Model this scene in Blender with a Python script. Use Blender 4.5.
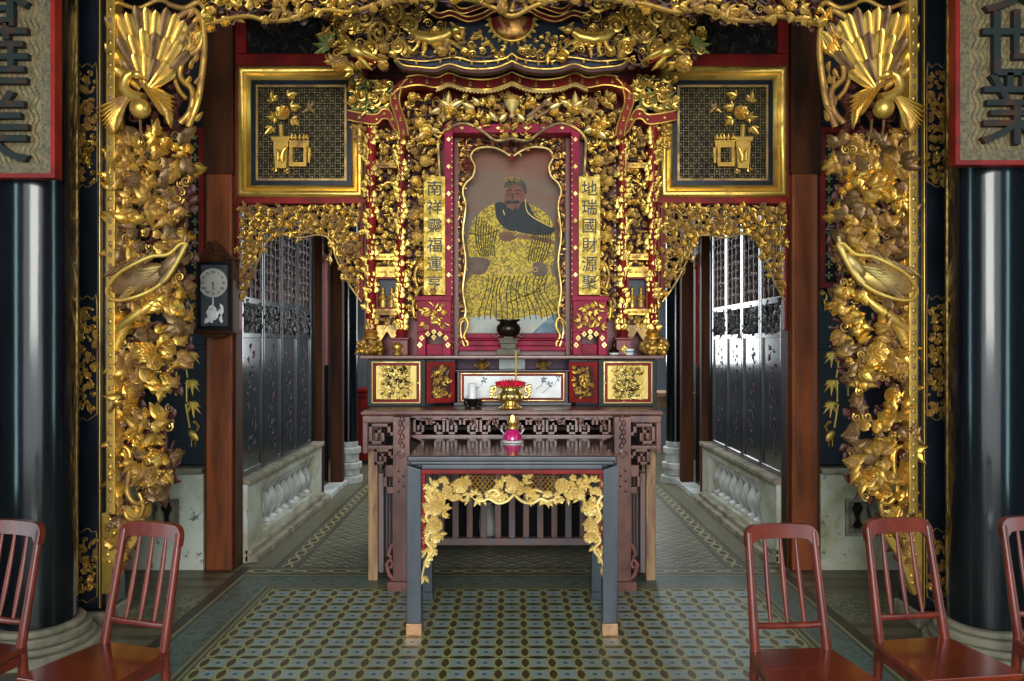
import bpy, math, random
from mathutils import Vector

SC = bpy.context.scene
COL = SC.collection
PI = math.pi
for o in list(bpy.data.objects): bpy.data.objects.remove(o)

# ------------------------------------------------------------------ camera, world, lights, exposure
EYE = 1.45                     # camera height
FOC = 768.0                    # focal length in pixels of the 1024 px wide frame
HOR = 345.0                    # horizon row
cam_d = bpy.data.cameras.new('camera'); cam = bpy.data.objects.new('camera', cam_d); COL.objects.link(cam)
cam.location = (0, 0, EYE); cam.rotation_euler = (PI/2, 0, 0)
cam_d.sensor_width = 36; cam_d.lens = FOC/1024*36; cam_d.shift_y = (HOR-340.5)/1024
cam_d.clip_end = 60
SC.camera = cam
SC.view_settings.view_transform = 'Standard'; SC.view_settings.look = 'None'
SC.view_settings.exposure = 0.0; SC.view_settings.gamma = 1.0; SC.view_settings.use_curve_mapping = False
w = bpy.data.worlds.new('world'); SC.world = w; w.use_nodes = True
w.node_tree.nodes['Background'].inputs[0].default_value = (0.88, 0.95, 1.0, 1)
w.node_tree.nodes['Background'].inputs[1].default_value = 2.6

def area(name, loc, rot, sx, sy, power, color=(1, 1, 1)):
    l = bpy.data.lights.new(name, 'AREA'); l.shape = 'RECTANGLE'; l.size = sx; l.size_y = sy
    l.energy = power; l.color = color
    o = bpy.data.objects.new(name, l); COL.objects.link(o); o.location = loc; o.rotation_euler = rot
    return o
# middle lamp: daylight of the courtyard entering between the front pillars, behind the photographer
area('column_streak_light_left', (-3.12, 2.0, 1.9), (math.radians(90), 0, math.radians(-90)), 0.5, 2.8, 26, (0.55, 0.90, 1.0))  # both side lamps are added to put teal streaks on the columns
area('column_streak_light_right', (3.12, 2.0, 1.9), (math.radians(90), 0, math.radians(90)), 0.5, 2.8, 26, (0.55, 0.90, 1.0))
area('courtyard_light_middle', (0, -2.3, 2.6), (math.radians(80), 0, 0), 2.6, 2.4, 240, (1.0, 0.98, 0.93))
# light wells over the two aisles behind the partition, and the bright rear opening behind the shrine
area('light_well_left', (-1.2, 7.9, 3.9), (0, 0, 0), 1.2, 1.6, 20, (0.92, 0.97, 1.0))
area('light_well_right', (1.2, 7.9, 3.9), (0, 0, 0), 1.2, 1.6, 34, (0.92, 0.97, 1.0))
area('rear_opening_light', (0.95, 10.7, 2.25), (math.radians(-90), 0, 0), 1.45, 2.1, 75, (0.92, 0.97, 1.0))

# ------------------------------------------------------------------ helpers
def lin(r, g, b):
    f = lambda c: (c/255/12.92) if c/255 <= 0.04045 else ((c/255+0.055)/1.055)**2.4
    return (f(r), f(g), f(b), 1.0)

def WX(px, d): return (px-512.0)*d/FOC
def WZ(py, d): return EYE-(py-HOR)*d/FOC

class E:
    """tiny expression wrapper round math nodes"""
    nt = None
    def __init__(s, sock): s.s = sock
    @staticmethod
    def m(op, *a):
        n = E.nt.nodes.new('ShaderNodeMath'); n.operation = op
        for i, v in enumerate(a):
            if isinstance(v, E): E.nt.links.new(v.s, n.inputs[i])
            else: n.inputs[i].default_value = float(v)
        return E(n.outputs[0])
    def __add__(a, b): return E.m('ADD', a, b)
    __radd__ = __add__
    def __sub__(a, b): return E.m('SUBTRACT', a, b)
    def __rsub__(a, b): return E.m('SUBTRACT', b, a)
    def __mul__(a, b): return E.m('MULTIPLY', a, b)
    __rmul__ = __mul__
    def __truediv__(a, b): return E.m('DIVIDE', a, b)
    def __lt__(a, b): return E.m('LESS_THAN', a, b)
    def __gt__(a, b): return E.m('GREATER_THAN', a, b)
    def abs(a): return E.m('ABSOLUTE', a)
    def cell(a): return E.m('SUBTRACT', E.m('FRACT', a), 0.5)     # -0.5..0.5
    def mx(a, b): return E.m('MAXIMUM', a, b)
    def mn(a, b): return E.m('MINIMUM', a, b)
def hyp(a, b): return E.m('SQRT', a*a+b*b)
def mixc(f, a, b):
    n = E.nt.nodes.new('ShaderNodeMix'); n.data_type = 'RGBA'
    if isinstance(f, E): E.nt.links.new(f.s, n.inputs[0])
    else: n.inputs[0].default_value = f
    for i, v in ((6, a), (7, b)):
        if isinstance(v, (tuple, list)): n.inputs[i].default_value = v
        else: E.nt.links.new(v, n.inputs[i])
    return n.outputs[2]

def new_mat(name):
    m = bpy.data.materials.new(name); m.use_nodes = True; E.nt = m.node_tree
    return m, m.node_tree, m.node_tree.nodes['Principled BSDF']
def coords(nt, scale=(1, 1, 1)):
    tc = nt.nodes.new('ShaderNodeNewGeometry'); mp = nt.nodes.new('ShaderNodeMapping')
    mp.inputs['Scale'].default_value = scale
    nt.links.new(tc.outputs['Position'], mp.inputs[0]); return mp.outputs[0]
def noise(nt, vec, scale, detail=3, rough=0.55, dist=0):
    n = nt.nodes.new('ShaderNodeTexNoise'); n.inputs['Scale'].default_value = scale
    n.inputs['Detail'].default_value = detail; n.inputs['Roughness'].default_value = rough
    n.inputs['Distortion'].default_value = dist
    nt.links.new(vec, n.inputs['Vector']); return n.outputs[0]
def ramp(nt, f, a, b):
    n = nt.nodes.new('ShaderNodeMapRange'); n.inputs[1].default_value = a; n.inputs[2].default_value = b
    nt.links.new(f, n.inputs[0]); return E(n.outputs[0])
def bump(nt, bs, h, strength, dist=0.01):
    n = nt.nodes.new('ShaderNodeBump'); n.inputs['Strength'].default_value = strength
    n.inputs['Distance'].default_value = dist
    nt.links.new(h, n.inputs['Height']); nt.links.new(n.outputs[0], bs.inputs['Normal'])

def surf(name, c1, c2=None, rough=0.5, metal=0.0, scale=4.0, stretch=(1, 1, 1), lo=0.4, hi=0.65, bmp=0.0, bscale=40, bdist=0.004, coat=0.0, detail=4, spec=0.5):
    m, nt, b = new_mat(name)
    v = coords(nt, stretch)
    if c2:
        f = ramp(nt, noise(nt, v, scale, detail), lo, hi)
        nt.links.new(mixc(f, c1, c2), b.inputs['Base Color'])
    else: b.inputs['Base Color'].default_value = c1
    b.inputs['Roughness'].default_value = rough; b.inputs['Metallic'].default_value = metal
    b.inputs['Coat Weight'].default_value = coat; b.inputs['Coat Roughness'].default_value = 0.12
    b.inputs['Specular IOR Level'].default_value = spec
    if bmp: bump(nt, b, noise(nt, v, bscale, 4), bmp, bdist)
    return m

def gold(name, gcol, worn, lo, hi, rough=0.30, scale=7.0, bscale=70, bstr=0.35, metal=0.92, wm=0.25):
    m, nt, b = new_mat(name)
    v = coords(nt)
    f = ramp(nt, noise(nt, v, scale, 5, 0.62, 0.4), lo, hi)
    nt.links.new(mixc(f, gcol, worn), b.inputs['Base Color'])
    nt.links.new((metal-f*(metal-wm)).s, b.inputs['Metallic'])
    nt.links.new((rough+f*0.25).s, b.inputs['Roughness'])
    bump(nt, b, noise(nt, v, bscale, 4, 0.6), bstr, 0.003)
    return m

M = {}
GC = (0.72, 0.44, 0.085, 1)
M['gold'] = gold('gilt_carving', GC, lin(142, 102, 56), 0.42, 0.64, .34, metal=.85, wm=.3)
M['gold_dull'] = gold('aged_gilt', (0.62, 0.42, 0.13, 1), lin(128, 100, 72), 0.38, 0.62, 0.38)
M['gold_bright'] = gold('bright_gilt', (0.84, 0.55, 0.12, 1), lin(176, 134, 62), 0.48, 0.74, 0.32, metal=.8, wm=.2)
M['gold_leaf'] = gold('pale_gilt', (0.98, 0.78, 0.34, 1), lin(214, 180, 96), 0.35, 0.65, 0.36, metal=0.75, wm=0.35)
M['gold_text'] = gold('diapered_gilt', (0.92, 0.70, 0.20, 1), lin(196, 160, 40), 0.3, 0.6, 0.38, 30, 120, 0.8, 0.6, 0.3)
M['silver_worn'] = surf('worn_mauve_gilt', lin(140, 108, 72), lin(96, 72, 38), 0.42, 0.45, 12, bmp=.3)
M['red_brown'] = surf('red_brown_ground', lin(76, 28, 16), lin(46, 18, 12), 0.5, 0, 8, bmp=.2)
M['red'] = surf('red_lacquer', lin(140, 24, 18), lin(98, 14, 12), 0.5, 0, 6, bmp=.1, spec=.3)
M['red_dark'] = surf('deep_red_lacquer', lin(120, 14, 14), lin(74, 10, 10), 0.35, 0, 5, bmp=.1)
M['magenta'] = surf('crimson_lacquer', lin(160, 14, 60), lin(120, 10, 42), 0.5, 0, 7, bmp=.1, spec=.25)
M['black'] = surf('black_lacquer', lin(12, 14, 18), lin(20, 23, 28), 0.28, 0, 3, (1, 1, .25), bmp=.12, bscale=14, coat=.25, spec=.35)
M['black_col'] = surf('glossy_black_lacquer', lin(9, 14, 18), lin(15, 23, 28), 0.18, 0, 5, (1, 1, .18), bmp=.25, bscale=16, bdist=.004, coat=.4, spec=.4)
M['black_dull'] = surf('satin_black_paint', lin(16, 20, 28), lin(26, 32, 42), 0.42, 0, 5, (1, 1, .4), spec=.3)
M['black_matt'] = surf('dark_board', lin(20, 20, 22), lin(32, 28, 26), 0.6, 0, 4)
M['black_panel'] = surf('black_lacquer_panel', lin(14, 17, 24), lin(22, 26, 34), 0.14, 0, 3, (1, 1, .25), coat=.7)
M['blue_black'] = surf('blue_black_paint', lin(28, 36, 46), lin(18, 24, 32), 0.3, 0, 9, (1, 1, .4), bmp=.15)
M['slate_lacquer'] = surf('slate_black_lacquer', lin(62, 68, 76), lin(80, 87, 95), 0.34, 0, 8, (1, 1, .3), bmp=.1, coat=.2)
M['navy'] = surf('navy_ground', lin(26, 40, 58), lin(18, 28, 40), 0.45, 0, 10)
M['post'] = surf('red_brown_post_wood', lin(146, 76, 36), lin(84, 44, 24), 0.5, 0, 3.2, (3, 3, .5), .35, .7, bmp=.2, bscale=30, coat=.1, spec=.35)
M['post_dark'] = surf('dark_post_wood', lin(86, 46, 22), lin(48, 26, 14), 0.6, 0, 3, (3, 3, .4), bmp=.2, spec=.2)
M['rosewood'] = surf('rosewood', lin(126, 82, 72), lin(88, 54, 48), 0.34, 0, 8, (1, 1, .6), bmp=.15, coat=.3)
M['rosewood_top'] = surf('polished_rosewood', lin(96, 44, 34), lin(52, 22, 18), 0.18, 0, 5, (.6, 2, 1), bmp=.05, coat=.6)
M['worn_wood'] = surf('worn_pale_wood', lin(176, 140, 100), lin(128, 92, 70), 0.55, 0, 10, (2, 2, .4), bmp=.3)
M['grey_slat'] = surf('weathered_grey_wood', lin(120, 112, 118), lin(140, 106, 94), 0.5, 0, 6, (3, 1, .4), bmp=.2)
M['mahogany'] = surf('mahogany_varnish', lin(112, 42, 28), lin(76, 26, 18), 0.32, 0, 5, (4, 4, .8), .35, .7, bmp=.06, coat=.15, spec=.4)
M['seat_wood'] = surf('mahogany_seat', lin(120, 42, 18), lin(80, 24, 12), 0.22, 0, 3, (2, 1, 1), .35, .7, bmp=.04, coat=.6)
M['copper'] = gold('worn_copper', (0.75, 0.42, 0.22, 1), lin(160, 130, 104), .4, .6)
M['stone'] = surf('weathered_stone', lin(150, 142, 120), lin(96, 92, 76), 0.75, 0, 7, bmp=.5, bdist=.01)
M['white_stone'] = surf('pale_marble', lin(206, 210, 206), lin(156, 160, 154), 0.5, 0, 6, bmp=.2)
M['dark'] = surf('dark_void_board', lin(10, 9, 9), None, .8)
M['brass'] = gold('polished_brass', (0.92, 0.66, 0.22, 1), lin(180, 140, 60), .5, .8, .16, bstr=.05)
M['bronze'] = surf('dark_bronze', lin(58, 46, 38), lin(32, 26, 24), 0.3, .7, 14, bmp=.3)
M['lotus'] = surf('pink_red_petal', lin(222, 30, 66), lin(176, 16, 44), .45, 0, 20)
M['pink'] = surf('pink_glass', lin(226, 40, 130), lin(190, 24, 104), .15, 0, 20, coat=.8)
M['white'] = surf('white_porcelain', lin(248, 248, 246), lin(232, 230, 226), .25, 0, 10, coat=.3)
M['yellow'] = surf('yellow_stick', lin(214, 168, 40), None, .5)
M['purple'] = surf('mauve_painted_wood', lin(112, 78, 108), lin(88, 58, 84), .5, 0, 6)
M['ink'] = surf('black_ink', lin(16, 14, 14), None, .45)
M['char_dark'] = surf('dark_green_black_character', lin(34, 40, 38), lin(72, 38, 24), .6, 0, 12, lo=.5, hi=.7, spec=.2)
M['cream_gilt'] = surf('cream_gilt', lin(232, 206, 116), lin(206, 172, 78), .4, .25, 8)
M['green_patina'] = surf('green_gilt', lin(150, 160, 90), lin(110, 116, 60), .45, .3, 10, bmp=.2)
M['olive'] = surf('gold_robe_paint', lin(222, 190, 54), lin(130, 112, 46), .6, .1, 75, lo=.42, hi=.56, detail=5)
M['beige_metal'] = surf('pale_dial', lin(196, 196, 184), lin(168, 168, 158), .4, 0, 9)
M['iron'] = surf('dark_iron', lin(40, 36, 32), None, .4, .6)
M['ceiling'] = surf('dark_ceiling_boards', lin(48, 30, 20), lin(24, 16, 12), .6, 0, 3, (6, .5, 1))
M['wall'] = surf('dark_wall_plaster', lin(58, 50, 44), lin(36, 32, 30), .8, 0, 2)
M['far_wall'] = surf('grey_far_wall', lin(120, 128, 134), lin(78, 84, 90), .7, 0, 1.2)
M['glow'] = surf('lamp_flame', (1, .55, .2, 1), None, .5)
M['glow'].node_tree.nodes['Principled BSDF'].inputs['Emission Color'].default_value = (1, .45, .12, 1)
M['glow'].node_tree.nodes['Principled BSDF'].inputs['Emission Strength'].default_value = 4
M['lat'] = surf('lattice_gilt', lin(122, 108, 70), lin(88, 78, 54), .45, .3, 10)
M['inl'] = surf('mauve_inlay', lin(104, 66, 74), lin(60, 44, 54), .4, .1, 20)
M['drg'] = surf('deep_red_ground', lin(52, 16, 16), None, .6)
M['sgd'] = surf('silvered_gilt_diaper', lin(128, 112, 78), lin(92, 86, 62), .42, .35, 30, bmp=.7, bscale=90, bdist=.006)
M['bgt'] = surf('border_gilt', lin(116, 100, 72), lin(80, 72, 54), .45, .3, 60, bmp=.8, bscale=140)
M['grey_carve'] = surf('grey_black_carving', lin(84, 84, 84), lin(46, 44, 46), .4, .1, 20)
M['lat_pale'] = surf('worn_lattice_carving', lin(120, 104, 96), lin(64, 44, 44), .4, .2, 20)
M['black_relief'] = surf('black_relief', lin(34, 30, 26), None, .6)
M['pale_paint'] = surf('pale_blue_white_paint', lin(178, 188, 182), lin(206, 206, 186), .6, 0, 7)
M['blue_paint'] = surf('blue_paint', lin(84, 118, 146), lin(134, 156, 166), .6, 0, 16)
M['brown_paint'] = surf('brown_paint', lin(112, 88, 70), lin(90, 72, 60), .6, 0, 12)
M['skin_paint'] = surf('ochre_skin_paint', lin(140, 96, 60), lin(110, 74, 48), .6, 0, 12)
M['face_paint'] = surf('ruddy_face_paint', lin(128, 76, 54), lin(104, 58, 44), .6, 0, 30)
M['beard_paint'] = surf('blue_black_beard_paint', lin(26, 36, 40), lin(16, 22, 26), .6, 0, 30)
M['cap_paint'] = surf('olive_cap_paint', lin(78, 70, 46), lin(52, 50, 38), .6, 0, 30)
M['fold_paint'] = surf('dark_olive_fold_paint', lin(78, 76, 44), None, .45)

def plaster():
    m, nt, b = new_mat('stained_plaster')
    v = coords(nt)
    f = ramp(nt, noise(nt, v, 2.2, 6, .6, .5), .38, .62)
    g = ramp(nt, noise(nt, v, 11, 5, .7), .60, .66)
    c = mixc(f, lin(196, 200, 186), lin(150, 146, 112))
    c = mixc(g, c, lin(92, 92, 86))
    nt.links.new(c, b.inputs['Base Color']); b.inputs['Roughness'].default_value = .6
    bump(nt, b, noise(nt, v, 25, 5), .35, .006)
    return m
M['plaster'] = plaster()

def tile_floor():
    m, nt, b = new_mat('encaustic_tiles')
    g = nt.nodes.new('ShaderNodeNewGeometry'); sp = nt.nodes.new('ShaderNodeSeparateXYZ')
    nt.links.new(g.outputs['Position'], sp.inputs[0])
    X, Y = E(sp.outputs[0]), E(sp.outputs[1]); AX = X.abs()
    blue, yel, grn, brn = lin(138, 156, 160), lin(164, 160, 108), lin(74, 92, 72), lin(76, 64, 40)
    # central field: overlapping rings making four-pointed lenses round a pale flower
    p = 0.122
    u = (X/p+0.5).cell(); v = ((Y-4.42)/p).cell(); au = u.abs(); av = v.abs()
    r = hyp(u, v)
    r2 = hyp(1-au, av); r3 = hyp(au, 1-av)
    line = ((r-0.69).abs() < 0.045).mx(((r2-0.69).abs() < 0.045)).mx((r3-0.69).abs() < 0.045)
    lens = r > 0.69
    vert = au > av
    a = E.m('ARCTAN2', v, u)
    petal = 0.37+0.05*E.m('COSINE', a*8)
    flower = r < petal
    core = r < 0.09
    cc = mixc(flower, grn, blue)
    cc = mixc(core, cc, grn)
    cc = mixc((r-petal-0.05).abs() < 0.022, cc, lin(104, 116, 98))
    cc = mixc(r2 < 0.69, cc, brn); cc = mixc(r3 < 0.69, cc, lin(52, 60, 44))
    cc = mixc(line, cc, yel)
    cc = mixc((av > 0.482), cc, lin(56, 58, 46))
    # blue-grey border with a faint scroll
    n1 = E(noise(nt, g.outputs['Position'], 26, 3, .6, 1.2))
    band = mixc(n1 > 0.52, lin(92, 108, 100), lin(70, 86, 74))
    s = E.m('SINE', (X+Y)*52)
    t = (AX-1.57)
    # stripes beside the border
    dist = (1.70-AX).mn(4.84-Y)
    stripe = E.m('SINE', dist*180) > 0.0
    edge = mixc(stripe, lin(58, 66, 54), lin(128, 126, 86))
    wav = mixc(((t*18-s*0.45).abs() < .28), band, lin(92, 110, 100))
    wav2 = mixc((((Y-4.69)*18-E.m('SINE', X*52)*0.45).abs() < .28), band, lin(92, 110, 100))
    wav = mixc((Y > 4.56), wav, wav2)
    bord = mixc((dist > 0.21).mx(dist < 0.035), wav, edge)
    c = mixc(dist < 0.27, cc, bord)
    # aisle field: dense diamonds with a chain border
    q = 0.15
    u2 = (X/q).cell().abs(); v2 = ((Y-4.3)/q).cell().abs()
    dm = u2+v2
    tri = (E.m('FRACT', X/q*1.0)-.5).abs()
    zz = ((Y/q*2.0+tri*2.0).cell()).abs()
    f2 = mixc(zz < 0.16, lin(92, 96, 84), lin(158, 152, 108))
    f2 = mixc((dm-0.5).abs() < 0.05, f2, lin(60, 62, 50))
    f2 = mixc(dm < 0.14, f2, lin(128, 138, 138))
    def chain(along, across):       # across centred on 0, half width 0.08
        uu = (along/0.17).cell(); ww = across/0.11
        rr = hyp(uu*1.0, ww*1.25)
        k = mixc((rr-0.36).abs() < 0.07, lin(84, 84, 66), lin(164, 156, 112))
        k = mixc(rr < 0.27, k, lin(52, 44, 34))
        ends = (uu.abs() > 0.42)*(ww.abs() < 0.12)
        k = mixc(ends, k, lin(164, 156, 112))
        return mixc(across.abs() > 0.065, k, lin(54, 56, 48))
    ca = chain(X, Y-4.93); cb = chain(Y, AX-1.47)
    a1 = mixc((AX-1.47).abs() < 0.08, f2, cb)
    a1 = mixc(AX > 1.55, a1, lin(104, 102, 80))
    a1 = mixc(Y < 5.01, a1, ca)
    c = mixc(Y > 4.85, c, a1)
    # side floors beyond the border: brown stripes with a chain of scrolls
    st = E.m('SINE', Y*40)
    sd = mixc(st > 0.25, lin(98, 90, 66), lin(72, 60, 44))
    n2 = E(noise(nt, g.outputs['Position'], 15, 2, .5, 2.0))
    scr = mixc((n2-0.5).abs() < 0.03, lin(74, 76, 58), lin(140, 140, 104))
    sd = mixc(((Y-4.25).abs() < 0.22), sd, scr)
    sd = mixc(AX < 1.76, sd, lin(46, 34, 24))
    c = mixc((AX > 1.70)*(Y < 5.02), c, sd)
    wear = ramp(nt, noise(nt, g.outputs['Position'], 1.6, 5, .6), .35, .75)
    c = mixc(wear*0.35, c, lin(96, 92, 72))
    nt.links.new(c, b.inputs['Base Color'])
    rr = 0.30+E(noise(nt, g.outputs['Position'], 5, 3))*0.2
    nt.links.new(rr.s, b.inputs['Roughness'])
    b.inputs['Specular IOR Level'].default_value = .45
    return m
M['floor'] = tile_floor()

class MB:
    def __init__(s, xf=None, flip=False): s.v = []; s.f = []; s.m = []; s.xf = xf; s.flip = flip
    def add(s, vs, fs, mi=0):
        o = len(s.v)
        s.v += [s.xf(p) for p in vs] if s.xf else [tuple(p) for p in vs]
        for f in fs:
            f = [i+o for i in f]
            s.f.append(f[::-1] if s.flip else f); s.m.append(mi)
    def box(s, x0, x1, y0, y1, z0, z1, mi=0):
        s.add([(x0, y0, z0), (x1, y0, z0), (x1, y1, z0), (x0, y1, z0), (x0, y0, z1), (x1, y0, z1), (x1, y1, z1), (x0, y1, z1)],
              [(0, 3, 2, 1), (4, 5, 6, 7), (0, 1, 5, 4), (1, 2, 6, 5), (2, 3, 7, 6), (3, 0, 4, 7)], mi)
    def prism(s, pts, y0, y1, mi=0):     # polygon of (x, z), y0 in front of y1
        a = sum(pts[i][0]*pts[(i+1) % len(pts)][1]-pts[(i+1) % len(pts)][0]*pts[i][1] for i in range(len(pts)))
        if a < 0: pts = pts[::-1]
        n = len(pts)
        s.add([(x, y0, z) for x, z in pts]+[(x, y1, z) for x, z in pts],
              [tuple(range(n)), tuple(range(2*n-1, n-1, -1))]+[((i+1) % n, i, i+n, (i+1) % n+n) for i in range(n)], mi)
    def hprism(s, pts, z0, z1, mi=0):    # polygon of (x, y)
        a = sum(pts[i][0]*pts[(i+1) % len(pts)][1]-pts[(i+1) % len(pts)][0]*pts[i][1] for i in range(len(pts)))
        if a < 0: pts = pts[::-1]
        n = len(pts)
        s.add([(x, y, z0) for x, y in pts]+[(x, y, z1) for x, y in pts],
              [tuple(range(n-1, -1, -1)), tuple(range(n, 2*n))]+[(i, (i+1) % n, (i+1) % n+n, i+n) for i in range(n)], mi)
    def lathe(s, prof, cx, cy, n=20, mi=0, cap=True):
        vs = []; fs = []
        for r, z in prof:
            for k in range(n):
                a = 2*PI*k/n; vs.append((cx+r*math.cos(a), cy+r*math.sin(a), z))
        for j in range(len(prof)-1):
            for k in range(n):
                k2 = (k+1) % n
                fs.append((j*n+k, j*n+k2, (j+1)*n+k2, (j+1)*n+k))
        if cap:
            fs.append(tuple(range(n-1, -1, -1))); fs.append(tuple(range((len(prof)-1)*n, len(prof)*n)))
        s.add(vs, fs, mi)
    def tube(s, pts, r, n=6, mi=0, flat=1.0):
        pts = [Vector(p) for p in pts]; m = len(pts)
        if not isinstance(r, (list, tuple)): r = [r]*m
        vs = []; fs = []; up = None
        for i, p in enumerate(pts):
            t = (pts[min(i+1, m-1)]-pts[max(i-1, 0)])
            if t.length < 1e-9: t = Vector((0, 0, 1))
            t.normalize()
            if up is None:
                up = Vector((0, 1, 0)) if abs(t.y) < .9 else Vector((1, 0, 0))
            a = t.cross(up)
            if a.length < 1e-6: a = t.cross(Vector((1, 0, 0)))
            a.normalize(); bb = a.cross(t); up = bb
            for k in range(n):
                q = 2*PI*k/n; vs.append(p+a*(math.cos(q)*r[i])+bb*(math.sin(q)*r[i]*flat))
        for i in range(m-1):
            for k in range(n):
                k2 = (k+1) % n; fs.append((i*n+k, i*n+k2, (i+1)*n+k2, (i+1)*n+k))
        fs.append(tuple(range(n-1, -1, -1))); fs.append(tuple(range((m-1)*n, m*n)))
        s.add(vs, fs, mi)
    def blob(s, c, rx, ry, rz, mi=0, n=8, k=5, rot=0):
        vs = []; fs = []; cr, sr = math.cos(rot), math.sin(rot)
        for j in range(k+1):
            th = PI*j/k
            for i in range(n):
                ph = 2*PI*i/n
                x, y, z = rx*math.sin(th)*math.cos(ph), ry*math.sin(th)*math.sin(ph), rz*math.cos(th)
                vs.append((c[0]+x*cr-z*sr, c[1]+y, c[2]+x*sr+z*cr))
        for j in range(k):
            for i in range(n):
                i2 = (i+1) % n; fs.append((j*n+i, (j+1)*n+i, (j+1)*n+i2, j*n+i2))
        s.add(vs, fs, mi)
    # ---- carving motifs, drawn in the x-z plane, raised towards -y
    def leaf(s, x, z, y, ang, L, W, h=None, curl=0.0, bend=0.0, jag=0.0, n=6, mi=0, blunt=False):
        if h is None: h = W*.45
        vs = []; fs = []; S = (-1, -.5, 0, .5, 1); H = (0, .85, .55, .85, 0)
        px, pz, a = x, z, ang
        for i in range(n+1):
            t = i/n if not blunt else (i/n)**.62
            wd = (W*(0.35+.65*math.sin(PI*min(1, t*.95)**.8)) if not blunt else W*(.5+.6*t)*math.sqrt(max(0, 1-max(0, (t-.80)/.20)**2)+.0001))
            if not blunt: wd = W*math.sin(PI*(0.08+.92*t)**.75)
            if jag and 0 < i < n: wd *= 1+(jag if i % 2 else -jag)
            dx, dz = -math.sin(a), math.cos(a)
            for q, hh in zip(S, H):
                vs.append((px+dx*q*wd, y-h*hh*(1-.3*t)-curl*t*t*L+.3*h*(1-hh), pz+dz*q*wd))
            st = (1/n) if not blunt else (((i+1)/n)**.62-(i/n)**.62)
            a = ang+bend*(t+1/n); px += math.cos(a)*L*st; pz += math.sin(a)*L*st
        for i in range(n):
            for q in range(4):
                fs.append((i*5+q+1, i*5+q, (i+1)*5+q, (i+1)*5+q+1))
        s.add(vs, fs, mi)
    def spiral(s, x, z, y, R, a0=0, turns=1.5, d=1, r=None, n=18, mi=0, lift=0.0):
        r = r or R*.2; pts = []; rr = []
        for i in range(n+1):
            t = i/n; q = a0+d*turns*2*PI*t; rad = R*(1-t)**.9
            pts.append((x+rad*math.cos(q), y-lift*t, z+rad*math.sin(q))); rr.append(r*(1-.45*t))
        s.tube(pts, rr, 5, mi)
    def flower(s, x, z, y, R, rng=None, layers=3, k=7, mi=0):
        rng = rng or random
        for l in range(layers):
            rad = R*(1-.27*l); kk = max(4, k-l); a0 = rng.random()*6
            for i in range(kk):
                s.leaf(x, z, y-R*.18*l, a0+2*PI*i/kk, rad, rad*.42, rad*.16, curl=.25+.1*l, n=4, mi=mi, blunt=True)
        s.blob((x, y-R*.3*layers*.7, z), R*.2, R*.2, R*.2, mi)
    def build(s, name, mat, parent=None, smooth=True, bevel=0, kind=None, sharp=50):
        me = bpy.data.meshes.new(name)
        off = Vector((0, 0, 0))
        p = parent
        while p is not None: off += Vector(p.location); p = p.parent
        me.from_pydata([(a-off.x, b-off.y, c-off.z) for a, b, c in s.v], [], s.f)
        ms = mat if isinstance(mat, (list, tuple)) else [mat]
        for m_ in ms: me.materials.append(M[m_] if isinstance(m_, str) else m_)
        if len(ms) > 1: me.polygons.foreach_set('material_index', s.m)
        if smooth: me.polygons.foreach_set('use_smooth', [True]*len(me.polygons))
        me.update()
        if smooth: me.set_sharp_from_angle(angle=math.radians(sharp))
        o = bpy.data.objects.new(name, me); COL.objects.link(o)
        if parent is not None: o.parent = parent
        if bevel:
            b = o.modifiers.new('bevel', 'BEVEL'); b.width = bevel; b.segments = 2; b.limit_method = 'ANGLE'
            b.angle_limit = math.radians(40)
            if smooth:
                wn = o.modifiers.new('wn', 'WEIGHTED_NORMAL'); wn.keep_sharp = False
        if kind: o['kind'] = kind
        return o

def tag(o, label, cat, group=None, kind=None):
    o['label'] = label; o['category'] = cat
    if group: o['group'] = group
    if kind: o['kind'] = kind
    return o
def thing(name, label, cat, loc=(0, 0, 0), group=None):
    o = bpy.data.objects.new(name, None); COL.objects.link(o); o.location = loc; o.empty_display_size = .1
    return tag(o, label, cat, group)
def struct(name, mb, mat, smooth=False, bevel=0):
    o = mb.build(name, mat, None, smooth, bevel); o['kind'] = 'structure'; return o
def bx(*a):
    m = MB(); m.box(*a); return m
def inside(p, poly):
    x, z = p; c = False; j = len(poly)-1
    for i in range(len(poly)):
        xi, zi = poly[i]; xj, zj = poly[j]
        if (zi > z) != (zj > z) and x < (xj-xi)*(z-zi)/(zj-zi)+xi: c = not c
        j = i
    return c
def catmull(pts, k=5):
    out = []; n = len(pts)
    for i in range(n-1):
        p0, p1, p2, p3 = pts[max(i-1, 0)], pts[i], pts[i+1], pts[min(i+2, n-1)]
        for j in range(k):
            t = j/k
            out.append(tuple(.5*((2*b)+(-a+c)*t+(2*a-5*b+4*c-d)*t*t+(-a+3*b-3*c+d)*t**3) for a, b, c, d in zip(p0, p1, p2, p3)))
    out.append(tuple(pts[-1])); return out
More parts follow.
